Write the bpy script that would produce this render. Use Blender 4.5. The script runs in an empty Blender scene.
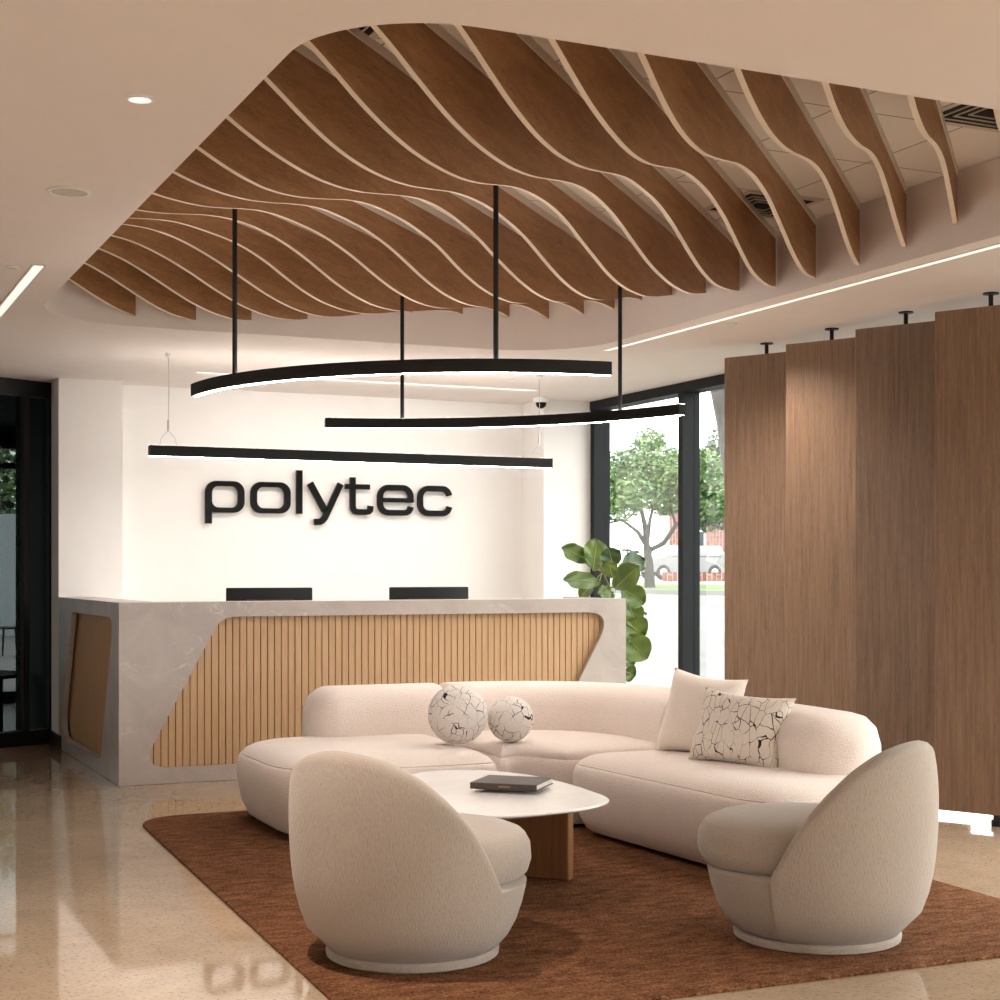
import bpy, bmesh, math, random
from mathutils import Vector, Matrix
from mathutils.geometry import tessellate_polygon

random.seed(7)
SC = bpy.context.scene
COL = SC.collection
PI = math.pi

# ------------------------------------------------------------------ node materials
def new_mat(name):
    m = bpy.data.materials.new(name)
    m.use_nodes = True
    nt = m.node_tree
    b = nt.nodes['Principled BSDF']
    return m, nt, b

def nd(nt, typ, **kw):
    n = nt.nodes.new(typ)
    for k, v in kw.items():
        if k in n.inputs.keys() if isinstance(k, str) else False:
            n.inputs[k].default_value = v
        else:
            setattr(n, k, v)
    return n

def lk(nt, a, b):
    nt.links.new(a, b)

def ramp(nt, fac, stops):
    r = nt.nodes.new('ShaderNodeValToRGB')
    e = r.color_ramp.elements
    while len(e) < len(stops):
        e.new(0.5)
    for i, (p, c) in enumerate(stops):
        e[i].position = p
        e[i].color = (c[0], c[1], c[2], 1)
    lk(nt, fac, r.inputs['Fac'])
    return r

def coords(nt, scale=(1, 1, 1), kind='Object', rot=(0, 0, 0)):
    t = nt.nodes.new('ShaderNodeTexCoord')
    mp = nt.nodes.new('ShaderNodeMapping')
    mp.inputs['Scale'].default_value = scale
    mp.inputs['Rotation'].default_value = rot
    lk(nt, t.outputs[kind], mp.inputs['Vector'])
    return mp.outputs['Vector']

def noise(nt, vec, scale, detail=4, rough=0.5, dist=0.0):
    n = nt.nodes.new('ShaderNodeTexNoise')
    n.inputs['Scale'].default_value = scale
    n.inputs['Detail'].default_value = detail
    n.inputs['Roughness'].default_value = rough
    n.inputs['Distortion'].default_value = dist
    lk(nt, vec, n.inputs['Vector'])
    return n

def bump(nt, b, height, strength, dist=0.01):
    n = nt.nodes.new('ShaderNodeBump')
    n.inputs['Strength'].default_value = strength
    n.inputs['Distance'].default_value = dist
    lk(nt, height, n.inputs['Height'])
    lk(nt, n.outputs['Normal'], b.inputs['Normal'])
    return n

def plain(name, col, rough=0.6, metal=0.0, spec=0.5, noisy=0.0, nscale=6.0):
    m, nt, b = new_mat(name)
    b.inputs['Roughness'].default_value = rough
    b.inputs['Metallic'].default_value = metal
    b.inputs['Specular IOR Level'].default_value = spec
    v = coords(nt)
    n = noise(nt, v, nscale, 3)
    k = noisy
    r = ramp(nt, n.outputs['Fac'], [(0.3, [c * (1 - k) for c in col]), (0.7, [min(1, c * (1 + k)) for c in col])])
    lk(nt, r.outputs['Color'], b.inputs['Base Color'])
    return m

def glow(name, col, strength):
    m, nt, b = new_mat(name)
    b.inputs['Base Color'].default_value = (0.9, 0.9, 0.9, 1)
    b.inputs['Emission Color'].default_value = (*col, 1)
    b.inputs['Emission Strength'].default_value = strength
    return m

def wood(name, dark, mid, light, stretch, rough=0.5, scale=1.0, rays=0.15):
    """grain runs along the axis whose stretch is small"""
    m, nt, b = new_mat(name)
    v = coords(nt, stretch)
    oi = nt.nodes.new('ShaderNodeObjectInfo')
    sh = nd(nt, 'ShaderNodeVectorMath', operation='MULTIPLY_ADD')
    sh.inputs[1].default_value = (17, 23, 9)
    lk(nt, oi.outputs['Random'], sh.inputs[0])
    lk(nt, v, sh.inputs[2])
    v = sh.outputs[0]
    n1 = noise(nt, v, 3.0 * scale, 6, 0.62, 0.6)
    n2 = noise(nt, v, 22.0 * scale, 4, 0.6, 0.2)
    mx = nd(nt, 'ShaderNodeMix')
    mx.data_type = 'FLOAT'
    mx.inputs[0].default_value = 0.45
    lk(nt, n1.outputs['Fac'], mx.inputs[2])
    lk(nt, n2.outputs['Fac'], mx.inputs[3])
    r = ramp(nt, mx.outputs[0], [(0.30, dark), (0.5, mid), (0.72, light)])
    tn = nd(nt, 'ShaderNodeMix'); tn.data_type = 'RGBA'; tn.blend_type = 'MULTIPLY'; tn.inputs[0].default_value = 1.0
    lk(nt, r.outputs['Color'], tn.inputs[6]); lk(nt, oi.outputs['Color'], tn.inputs[7])   # per-object tint: veneer tone plus the weaker light on some panels
    lk(nt, tn.outputs[2], b.inputs['Base Color'])
    b.inputs['Roughness'].default_value = rough
    b.inputs['Specular IOR Level'].default_value = 0.35
    bump(nt, b, n2.outputs['Fac'], 0.12, 0.002)
    return m

def fabric(name, col, rib=False, scale=260.0, strength=0.55):
    m, nt, b = new_mat(name)
    v = coords(nt, (1, 1, 0.22) if rib else (1, 1, 1))
    n = noise(nt, v, scale, 3, 0.6)
    vo = nt.nodes.new('ShaderNodeTexVoronoi')
    vo.inputs['Scale'].default_value = scale * 0.55
    lk(nt, v, vo.inputs['Vector'])
    big = noise(nt, coords(nt), 5.0, 3)
    add = nd(nt, 'ShaderNodeMath', operation='ADD')
    lk(nt, n.outputs['Fac'], add.inputs[0])
    lk(nt, vo.outputs['Distance'], add.inputs[1])
    r = ramp(nt, add.outputs[0], [(0.35, [c * 0.80 for c in col]), (0.95, [min(1, c * 1.10) for c in col])])
    mx = nd(nt, 'ShaderNodeMix')
    mx.data_type = 'RGBA'
    mx.blend_type = 'MULTIPLY'
    mx.inputs[0].default_value = 0.25
    r2 = ramp(nt, big.outputs['Fac'], [(0.3, (0.82, 0.80, 0.78)), (0.7, (1, 1, 1))])
    lk(nt, r.outputs['Color'], mx.inputs[6])
    lk(nt, r2.outputs['Color'], mx.inputs[7])
    lk(nt, mx.outputs[2], b.inputs['Base Color'])
    b.inputs['Roughness'].default_value = 0.95
    b.inputs['Specular IOR Level'].default_value = 0.15
    b.inputs['Sheen Weight'].default_value = 0.25
    b.inputs['Sheen Roughness'].default_value = 0.6
    bump(nt, b, add.outputs[0], strength, 0.003)
    return m

def crackle(name, base, line, scale, width, stretch=(1, 1, 1)):
    """woven cushion cover with broken dark crackle lines"""
    m, nt, b = new_mat(name)
    v0 = coords(nt, stretch)
    dn = noise(nt, v0, 9.0, 2)
    add = nd(nt, 'ShaderNodeVectorMath', operation='MULTIPLY_ADD')
    add.inputs[1].default_value = (0.08, 0.08, 0.08)
    lk(nt, dn.outputs['Color'], add.inputs[0])
    lk(nt, v0, add.inputs[2])
    vo = nt.nodes.new('ShaderNodeTexVoronoi')
    vo.feature = 'DISTANCE_TO_EDGE'
    vo.inputs['Scale'].default_value = scale
    lk(nt, add.outputs[0], vo.inputs['Vector'])
    wn = noise(nt, v0, 14.0, 2)
    wr = nd(nt, 'ShaderNodeMapRange')
    wr.inputs['From Min'].default_value = 0.38
    wr.inputs['From Max'].default_value = 0.68
    wr.inputs['To Min'].default_value = width * 0.12
    wr.inputs['To Max'].default_value = width * 1.7
    lk(nt, wn.outputs['Fac'], wr.inputs['Value'])
    lt = nd(nt, 'ShaderNodeMath', operation='LESS_THAN')
    lk(nt, vo.outputs['Distance'], lt.inputs[0])
    lk(nt, wr.outputs['Result'], lt.inputs[1])
    fn = noise(nt, coords(nt), 240.0, 3)
    rb = ramp(nt, fn.outputs['Fac'], [(0.3, [c * 0.82 for c in base]), (0.7, base)])
    mx = nd(nt, 'ShaderNodeMix')
    mx.data_type = 'RGBA'
    lk(nt, lt.outputs[0], mx.inputs[0])
    lk(nt, rb.outputs['Color'], mx.inputs[6])
    mx.inputs[7].default_value = (*line, 1)
    lk(nt, mx.outputs[2], b.inputs['Base Color'])
    b.inputs['Roughness'].default_value = 0.95
    b.inputs['Specular IOR Level'].default_value = 0.1
    bump(nt, b, fn.outputs['Fac'], 0.4, 0.003)
    return m

def stone(name, c1, c2, vein, rough=0.35, scale=1.6, veins=0.5):
    m, nt, b = new_mat(name)
    v = coords(nt)
    n1 = noise(nt, v, scale * 1.8, 8, 0.65, 0.8)
    r1 = ramp(nt, n1.outputs['Fac'], [(0.3, c1), (0.7, c2)])
    vo = noise(nt, v, scale * 1.1, 4, 0.6, 1.6)
    ab = nd(nt, 'ShaderNodeMath', operation='SUBTRACT')
    ab.inputs[1].default_value = 0.5
    lk(nt, vo.outputs['Fac'], ab.inputs[0])
    a2 = nd(nt, 'ShaderNodeMath', operation='ABSOLUTE')
    lk(nt, ab.outputs[0], a2.inputs[0])
    rv = ramp(nt, a2.outputs[0], [(0.0, (veins, veins, veins)), (0.012, (0, 0, 0))])
    msk = noise(nt, v, scale * 2.3, 2)
    rm = ramp(nt, msk.outputs['Fac'], [(0.5, (0, 0, 0)), (0.62, (1, 1, 1))])
    mu = nd(nt, 'ShaderNodeMath', operation='MULTIPLY')
    lk(nt, rv.outputs['Color'], mu.inputs[0])
    lk(nt, rm.outputs['Color'], mu.inputs[1])
    mx = nd(nt, 'ShaderNodeMix')
    mx.data_type = 'RGBA'
    lk(nt, mu.outputs[0], mx.inputs[0])
    lk(nt, r1.outputs['Color'], mx.inputs[6])
    mx.inputs[7].default_value = (*vein, 1)
    lk(nt, mx.outputs[2], b.inputs['Base Color'])
    b.inputs['Roughness'].default_value = rough
    return m

def mat_floor():
    m, nt, b = new_mat('polished_concrete')
    v = coords(nt)
    n1 = noise(nt, v, 0.9, 6, 0.6, 0.4)
    n2 = noise(nt, v, 60.0, 3, 0.6)
    n3 = noise(nt, v, 9.0, 4, 0.6)
    r1 = ramp(nt, n1.outputs['Fac'], [(0.3, (0.38, 0.285, 0.20)), (0.7, (0.51, 0.405, 0.30))])
    r2 = ramp(nt, n2.outputs['Fac'], [(0.34, (0.62, 0.58, 0.52)), (0.46, (1, 1, 1)), (0.68, (1.0, 1.0, 1.0)), (0.76, (1.12, 1.1, 1.06))])
    r3 = ramp(nt, n3.outputs['Fac'], [(0.3, (0.86, 0.85, 0.83)), (0.7, (1.05, 1.04, 1.02))])
    mx = nd(nt, 'ShaderNodeMix'); mx.data_type = 'RGBA'; mx.blend_type = 'MULTIPLY'; mx.inputs[0].default_value = 0.8
    lk(nt, r1.outputs['Color'], mx.inputs[6]); lk(nt, r2.outputs['Color'], mx.inputs[7])
    m2 = nd(nt, 'ShaderNodeMix'); m2.data_type = 'RGBA'; m2.blend_type = 'MULTIPLY'; m2.inputs[0].default_value = 0.8
    lk(nt, mx.outputs[2], m2.inputs[6]); lk(nt, r3.outputs['Color'], m2.inputs[7])
    lk(nt, m2.outputs[2], b.inputs['Base Color'])
    rr = ramp(nt, n3.outputs['Fac'], [(0.3, (0.028, 0.028, 0.028)), (0.7, (0.065, 0.065, 0.065))])
    lk(nt, rr.outputs['Color'], b.inputs['Roughness'])
    b.inputs['Specular IOR Level'].default_value = 0.6
    return m

def mat_rug():
    m, nt, b = new_mat('rust_jute')
    v = coords(nt, (1, 2.2, 1))
    n1 = noise(nt, v, 9.0, 8, 0.85)
    n2 = noise(nt, coords(nt, (1, 1.6, 1)), 80.0, 3, 0.8)
    mx = nd(nt, 'ShaderNodeMix'); mx.data_type = 'FLOAT'; mx.inputs[0].default_value = 0.5
    lk(nt, n1.outputs['Fac'], mx.inputs[2]); lk(nt, n2.outputs['Fac'], mx.inputs[3])
    r = ramp(nt, mx.outputs[0], [(0.38, (0.030, 0.012, 0.006)), (0.47, (0.125, 0.053, 0.024)), (0.55, (0.215, 0.098, 0.047)), (0.65, (0.43, 0.235, 0.125))])
    lk(nt, r.outputs['Color'], b.inputs['Base Color'])
    b.inputs['Roughness'].default_value = 1.0
    b.inputs['Specular IOR Level'].default_value = 0.05
    bump(nt, b, n2.outputs['Fac'], 0.8, 0.012)
    return m

def mat_tiles():
    m, nt, b = new_mat('ceiling_tile_grid')
    v = coords(nt, (1, 1, 1))
    br = nt.nodes.new('ShaderNodeTexBrick')
    br.offset = 0.0
    br.inputs['Color1'].default_value = (0.88, 0.83, 0.78, 1)
    br.inputs['Color2'].default_value = (0.86, 0.81, 0.76, 1)
    br.inputs['Mortar'].default_value = (0.30, 0.26, 0.22, 1)
    br.inputs['Scale'].default_value = 1.0
    br.inputs['Mortar Size'].default_value = 0.004
    br.inputs['Brick Width'].default_value = 0.6
    br.inputs['Row Height'].default_value = 0.6
    lk(nt, v, br.inputs['Vector'])
    lk(nt, br.outputs['Color'], b.inputs['Base Color'])
    b.inputs['Roughness'].default_value = 0.9
    return m

def mat_glass(name, tint=(1, 1, 1), refl=0.06):
    m = bpy.data.materials.new(name)
    m.use_nodes = True
    nt = m.node_tree
    nt.nodes.clear()
    out = nt.nodes.new('ShaderNodeOutputMaterial')
    tr = nt.nodes.new('ShaderNodeBsdfTransparent')
    tr.inputs['Color'].default_value = (*tint, 1)
    gl = nt.nodes.new('ShaderNodeBsdfGlossy')
    gl.inputs['Roughness'].default_value = 0.02
    mx = nt.nodes.new('ShaderNodeMixShader')
    lw = nt.nodes.new('ShaderNodeLayerWeight')
    lw.inputs['Blend'].default_value = 0.2
    mu = nd(nt, 'ShaderNodeMath', operation='MULTIPLY')
    mu.inputs[1].default_value = refl * 4
    lk(nt, lw.outputs['Fresnel'], mu.inputs[0])
    lk(nt, mu.outputs[0], mx.inputs['Fac'])
    lk(nt, tr.outputs[0], mx.inputs[1])
    lk(nt, gl.outputs[0], mx.inputs[2])
    lk(nt, mx.outputs[0], out.inputs['Surface'])
    return m

def mat_leaf(name, c1, c2, scale=8):
    m, nt, b = new_mat(name)
    n = noise(nt, coords(nt), scale, 3)
    r = ramp(nt, n.outputs['Fac'], [(0.3, c1), (0.7, c2)])
    lk(nt, r.outputs['Color'], b.inputs['Base Color'])
    b.inputs['Roughness'].default_value = 0.42
    b.inputs['Subsurface Weight'].default_value = 0.0
    return m

def mat_brick():
    m, nt, b = new_mat('red_brick')
    br = nt.nodes.new('ShaderNodeTexBrick')
    br.inputs['Color1'].default_value = (0.17, 0.065, 0.055, 1)
    br.inputs['Color2'].default_value = (0.22, 0.09, 0.075, 1)
    br.inputs['Mortar'].default_value = (0.36, 0.33, 0.30, 1)
    br.inputs['Scale'].default_value = 1.0
    br.inputs['Brick Width'].default_value = 0.6
    br.inputs['Row Height'].default_value = 0.2
    br.inputs['Mortar Size'].default_value = 0.015
    lk(nt, coords(nt, rot=(PI / 2, 0, PI / 2)), br.inputs['Vector'])
    lk(nt, br.outputs['Color'], b.inputs['Base Color'])
    b.inputs['Roughness'].default_value = 0.9
    return m

M = {}
M['plaster'] = plain('warm_white_plaster', (0.85, 0.78, 0.745), 0.85, spec=0.2, noisy=0.01)
M['wallpaint'] = plain('white_wall_paint', (0.86, 0.84, 0.82), 0.8, spec=0.2, noisy=0.01)
M['floor'] = mat_floor()
M['tiles'] = mat_tiles()
M['rail'] = plain('pale_painted_batten', (0.66, 0.60, 0.53), 0.7, noisy=0.03)
M['fin'] = wood('oak_veneer_fin', (0.195, 0.088, 0.033), (0.335, 0.164, 0.068), (0.46, 0.252, 0.115), (1.2, 40, 9), 0.5)
M['edge'] = wood('pale_oak_edge', (0.72, 0.60, 0.47), (0.79, 0.68, 0.55), (0.84, 0.74, 0.62), (1.0, 30, 30), 0.55)
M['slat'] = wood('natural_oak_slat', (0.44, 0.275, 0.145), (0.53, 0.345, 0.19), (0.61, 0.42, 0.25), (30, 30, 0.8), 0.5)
M['slat_shaded'] = wood('shaded_oak_slat_side', (0.37, 0.19, 0.072), (0.46, 0.25, 0.10), (0.54, 0.31, 0.135), (30, 30, 0.8), 0.5)  # same oak, darkened: shade on the desk side put into the colour
M['walnut'] = wood('walnut_veneer', (0.13, 0.084, 0.055), (0.255, 0.170, 0.115), (0.37, 0.26, 0.185), (26, 26, 0.9), 0.42)
M['tableleg'] = wood('oak_table_leg', (0.20, 0.09, 0.036), (0.29, 0.14, 0.06), (0.36, 0.18, 0.085), (24, 24, 1.0), 0.5)
M['stone'] = stone('grey_stone', (0.39, 0.34, 0.31), (0.51, 0.455, 0.42), (0.72, 0.68, 0.64), 0.33)
M['marble'] = stone('white_marble', (0.80, 0.77, 0.74), (0.88, 0.86, 0.84), (0.60, 0.54, 0.48), 0.22, 1.2, 0.35)
M['sofa'] = fabric('blush_boucle', (0.70, 0.615, 0.56), False, 240, 0.5)
M['chair'] = fabric('oatmeal_weave', (0.345, 0.290, 0.242), True, 400, 0.38)
M['rug'] = mat_rug()
M['pillow'] = fabric('cream_linen', (0.76, 0.68, 0.61), False, 330, 0.4)
M['crack_round'] = crackle('cream_crackle', (0.80, 0.735, 0.685), (0.03, 0.025, 0.025), 19.0, 0.020)
M['crack_square'] = crackle('cream_crackle_grid', (0.78, 0.70, 0.62), (0.03, 0.025, 0.02), 26.0, 0.024, (1.0, 1.0, 0.60))
M['black'] = plain('black_powder_coat', (0.010, 0.0095, 0.009), 0.5, spec=0.3)
M['sign'] = plain('gloss_black_acrylic', (0.004, 0.0035, 0.003), 0.3, spec=0.12)
M['blackframe'] = plain('charcoal_aluminium', (0.008, 0.0095, 0.0115), 0.55, spec=0.2, noisy=0.05)
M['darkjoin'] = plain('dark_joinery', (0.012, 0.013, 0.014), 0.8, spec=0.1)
M['screen'] = plain('black_plastic', (0.008, 0.0075, 0.0075), 0.5, spec=0.2)
M['book'] = plain('dark_brown_cloth', (0.070, 0.050, 0.042), 0.6, noisy=0.08, nscale=60)
M['paper'] = plain('paper_block', (0.55, 0.50, 0.45), 0.9)
M['gilt'] = plain('tan_foil', (0.30, 0.20, 0.13), 0.5)
M['white'] = plain('white_plastic', (0.85, 0.84, 0.82), 0.4)
M['grille'] = plain('speaker_mesh', (0.62, 0.57, 0.52), 0.8)
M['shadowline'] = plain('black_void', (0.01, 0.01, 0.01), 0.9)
M['steel'] = plain('brushed_steel', (0.5, 0.5, 0.5), 0.3, 1.0)
M['glass'] = mat_glass('clear_glass', (0.96, 0.98, 0.97))
M['smoke'] = mat_glass('grey_tinted_glass', (0.27, 0.29, 0.29), 0.03)
M['darkfloor'] = plain('dark_polished_floor', (0.16, 0.165, 0.165), 0.2, noisy=0.25, nscale=2)
M['greywall'] = plain('cool_grey_wall', (0.42, 0.45, 0.46), 0.8)
M['leaf'] = mat_leaf('fig_leaf', (0.048, 0.10, 0.012), (0.125, 0.185, 0.024))
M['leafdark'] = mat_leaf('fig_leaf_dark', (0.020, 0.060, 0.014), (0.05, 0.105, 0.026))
M['vein'] = plain('leaf_midrib', (0.30, 0.34, 0.10), 0.5)
M['stem'] = plain('fig_stem', (0.16, 0.11, 0.06), 0.8, noisy=0.2, nscale=30)
M['pot'] = plain('charcoal_pot', (0.05, 0.05, 0.05), 0.6)
M['soil'] = plain('potting_soil', (0.05, 0.035, 0.02), 1.0)
M['road'] = plain('pale_asphalt', (0.125, 0.132, 0.128), 0.9, noisy=0.12, nscale=0.6)
M['kerb'] = plain('concrete_kerb', (0.19, 0.19, 0.185), 0.9, noisy=0.05)
M['grass'] = plain('verge_grass', (0.085, 0.14, 0.04), 0.95, noisy=0.25, nscale=3)
M['bark'] = plain('grey_bark', (0.050, 0.046, 0.044), 0.95, noisy=0.3, nscale=5)
M['crown'] = mat_leaf('tree_leaves', (0.055, 0.135, 0.050), (0.20, 0.29, 0.105), 0.9)
M['crown2'] = mat_leaf('tree_leaves_dark', (0.020, 0.06, 0.028), (0.075, 0.135, 0.055), 1.2)
M['brick'] = mat_brick()
M['carpaint'] = plain('white_car_paint', (0.22, 0.22, 0.225), 0.3)
M['carglass'] = plain('dark_car_glass', (0.03, 0.04, 0.045), 0.3)
M['tyre'] = plain('tyre_rubber', (0.05, 0.05, 0.05), 0.8)

# ------------------------------------------------------------------ mesh helpers
class MB:
    def __init__(self):
        self.v, self.f, self.m = [], [], []
    def add(self, vs, fs, mi=0):
        o = len(self.v)
        self.v += [Vector(p) for p in vs]
        for f in fs:
            self.f.append(tuple(i + o for i in f)); self.m.append(mi)
        return self
    def box(self, x0, x1, y0, y1, z0, z1, mi=0, mat=None):
        vs = [Vector((x, y, z)) for z in (z0, z1) for y in (y0, y1) for x in (x0, x1)]
        if mat: vs = [mat @ v for v in vs]
        return self.add(vs, [(0, 2, 3, 1), (4, 5, 7, 6), (0, 1, 5, 4), (2, 6, 7, 3), (0, 4, 6, 2), (1, 3, 7, 5)], mi)
    def rbox(self, x0, x1, y0, y1, z0, z1, r, mi=0, seg=2, mat=None):
        """box with all edges rounded"""
        bm = bmesh.new()
        bmesh.ops.create_cube(bm, size=1)
        for v in bm.verts:
            v.co = Vector(((x0 + x1) / 2 + v.co.x * (x1 - x0), (y0 + y1) / 2 + v.co.y * (y1 - y0), (z0 + z1) / 2 + v.co.z * (z1 - z0)))
        bmesh.ops.bevel(bm, geom=bm.edges[:], offset=r, segments=seg, affect='EDGES', profile=0.5)
        bm.verts.index_update()
        self.add([(mat @ v.co) if mat else v.co.copy() for v in bm.verts], [[w.index for w in f.verts] for f in bm.faces], mi)
        bm.free()
        return self
    def tube(self, pts, rad, n=10, mi=0, cap=True):
        pts = [Vector(p) for p in pts]
        if not hasattr(rad, '__len__'): rad = [rad] * len(pts)
        rings = []
        up = Vector((0.3, 0.2, 1)).normalized()
        for i, p in enumerate(pts):
            t = (pts[min(i + 1, len(pts) - 1)] - pts[max(i - 1, 0)]).normalized()
            a = t.cross(up)
            if a.length < 1e-3: a = t.cross(Vector((1, 0, 0)))
            a.normalize(); b2 = t.cross(a).normalized()
            rings.append([p + (a * math.cos(2 * PI * k / n) + b2 * math.sin(2 * PI * k / n)) * rad[i] for k in range(n)])
        return self.loft(rings, True, cap, cap, mi)
    def loft(self, rings, closed=True, cap0=True, cap1=True, mi=0):
        n = len(rings[0]); vs = [p for r in rings for p in r]; fs = []
        for i in range(len(rings) - 1):
            for k in range(n if closed else n - 1):
                k2 = (k + 1) % n
                fs.append((i * n + k, i * n + k2, (i + 1) * n + k2, (i + 1) * n + k))
        if cap0: fs.append(tuple(reversed(range(n))))
        if cap1: fs.append(tuple((len(rings) - 1) * n + k for k in range(n)))
        return self.add(vs, fs, mi)
    def lathe(self, prof, n=32, c=(0, 0, 0), mi=0, cap=True):
        rings = [[Vector((c[0] + r * math.cos(2 * PI * k / n), c[1] + r * math.sin(2 * PI * k / n), c[2] + z)) for k in range(n)] for r, z in prof]
        return self.loft(rings, True, cap, cap, mi)
    def slab(self, outer, holes, f, mi=0, mi_side=None):
        """flat plate with holes: f(u, v, 0|1) maps to the two faces"""
        loops = [outer] + list(holes)
        tris = tessellate_polygon([[Vector((u, v, 0)) for u, v in l] for l in loops])
        flat = [p for l in loops for p in l]; n = len(flat)
        vs = [Vector(f(u, v, 0)) for u, v in flat] + [Vector(f(u, v, 1)) for u, v in flat]
        fs = [tuple(t) for t in tris] + [tuple(i + n for i in reversed(t)) for t in tris]
        self.add(vs, fs, mi)
        sd = []; o = 0
        for l in loops:
            for i in range(len(l)):
                j = (i + 1) % len(l)
                sd.append((o + i, o + j, n + o + j, n + o + i))
            o += len(l)
        self.add(vs, sd, mi if mi_side is None else mi_side)
        return self
    def strip(self, path, w, f, mi=0):
        """a stroke of even width along a 2-D path, given depth by f(u, v, 0|1)"""
        P = [Vector((p[0], p[1])) for p in path]
        L, R = [], []
        for i, p in enumerate(P):
            t0 = (P[i] - P[i - 1]).normalized() if i else (P[1] - P[0]).normalized()
            t1 = (P[i + 1] - P[i]).normalized() if i < len(P) - 1 else t0
            t = (t0 + t1).normalized(); nrm = Vector((-t.y, t.x)); k = 1 / max(0.5, t.dot(t1))
            L.append(p + nrm * w / 2 * k); R.append(p - nrm * w / 2 * k)
        rings = [[f(*L[i], 0), f(*R[i], 0), f(*R[i], 1), f(*L[i], 1)] for i in range(len(P))]
        return self.loft([[Vector(q) for q in r] for r in rings], True, True, True, mi)

def obj(name, mb, mats, parent=None, local=False, angle=35, sub=0, loc=None):
    me = bpy.data.meshes.new(name)
    off = Vector((0, 0, 0))
    if parent is not None and not local: off = parent.location
    if loc is not None: off = Vector(loc)
    me.from_pydata([tuple(v - off) for v in mb.v], [], mb.f)
    if not isinstance(mats, (list, tuple)): mats = [mats]
    for m in mats: me.materials.append(m)
    me.polygons.foreach_set('material_index', mb.m)
    bm = bmesh.new(); bm.from_mesh(me)
    bmesh.ops.remove_doubles(bm, verts=bm.verts, dist=1e-5)
    bmesh.ops.recalc_face_normals(bm, faces=bm.faces)
    bm.to_mesh(me); bm.free()
    me.polygons.foreach_set('use_smooth', [True] * len(me.polygons))
    me.set_sharp_from_angle(angle=math.radians(angle))
    o = bpy.data.objects.new(name, me)
    COL.objects.link(o)
    if loc is not None: o.location = loc
    if parent is not None: o.parent = parent
    if sub:
        s = o.modifiers.new('smooth', 'SUBSURF'); s.levels = sub; s.render_levels = sub
    return o

def thing(name, label, cat, loc=(0, 0, 0), rotz=0.0, group=None):
    o = bpy.data.objects.new(name, None)
    o.empty_display_size = 0.1
    COL.objects.link(o)
    o.location = loc; o.rotation_euler = (0, 0, rotz)
    return tag(o, label, cat, group)

def tag(o, label, cat, group=None, kind=None):
    o['label'] = label; o['category'] = cat
    if group: o['group'] = group
    if kind: o['kind'] = kind
    return o

def struct(name, mb, mats, label, cat, angle=35):
    o = obj(name, mb, mats, angle=angle)
    o['kind'] = 'structure'; o['label'] = label; o['category'] = cat
    return o

def copy_thing(root, loc, rotz, label=None, group=None):
    r = root.copy(); COL.objects.link(r); r.location = loc; r.rotation_euler = (0, 0, rotz)
    if label: r['label'] = label
    if group: r['group'] = group
    for ch in list(root.children):
        c = ch.copy(); COL.objects.link(c); c.parent = r
        for g in list(ch.children):
            d = g.copy(); COL.objects.link(d); d.parent = c
    return r

def rrect(x0, x1, y0, y1, r, n=10):
    """rounded rectangle; r = radii at (x0,y0),(x1,y0),(x1,y1),(x0,y1)"""
    if not hasattr(r, '__len__'): r = [r] * 4
    out = []
    for (cx, cy, a0, rr) in ((x0 + r[0], y0 + r[0], PI, r[0]), (x1 - r[1], y0 + r[1], 1.5 * PI, r[1]), (x1 - r[2], y1 - r[2], 0, r[2]), (x0 + r[3], y1 - r[3], 0.5 * PI, r[3])):
        for i in range(n + 1):
            a = a0 + i / n * PI / 2
            out.append((cx + rr * math.cos(a), cy + rr * math.sin(a)))
    return out

def rpoly(pts, n=8):
    """polygon (x, y, corner radius) -> rounded outline"""
    out = []; N = len(pts)
    for i in range(N):
        p = Vector(pts[i][:2]); r = pts[i][2]
        a = (Vector(pts[i - 1][:2]) - p); b = (Vector(pts[(i + 1) % N][:2]) - p)
        la, lb = a.length, b.length; a.normalize(); b.normalize()
        ang = a.angle(b)
        t = min(r / math.tan(ang / 2), la * 0.49, lb * 0.49)
        p0, p1 = p + a * t, p + b * t
        for k in range(n + 1):
            s = k / n
            out.append(tuple((1 - s) ** 2 * p0 + 2 * s * (1 - s) * p + s * s * p1))
    return out

def resample(poly, n):
    P = [Vector(p) for p in poly]; L = [0]
    for i in range(len(P)): L.append(L[-1] + (P[(i + 1) % len(P)] - P[i]).length)
    out = []; j = 0
    for k in range(n):
        d = L[-1] * k / n
        while L[j + 1] < d: j += 1
        s = (d - L[j]) / max(1e-9, L[j + 1] - L[j])
        out.append(P[j].lerp(P[(j + 1) % len(P)], s))
    return out

def area2(P):
    return sum(P[i][0] * P[(i + 1) % len(P)][1] - P[(i + 1) % len(P)][0] * P[i][1] for i in range(len(P))) / 2

def inset(P, d):
    """move a CCW outline inwards by d along smoothed normals"""
    n = len(P); out = []
    for i in range(n):
        t = (P[(i + 2) % n] - P[i - 2]).normalized()
        out.append(P[i] + Vector((-t.y, t.x)) * d)
    return out

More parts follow.
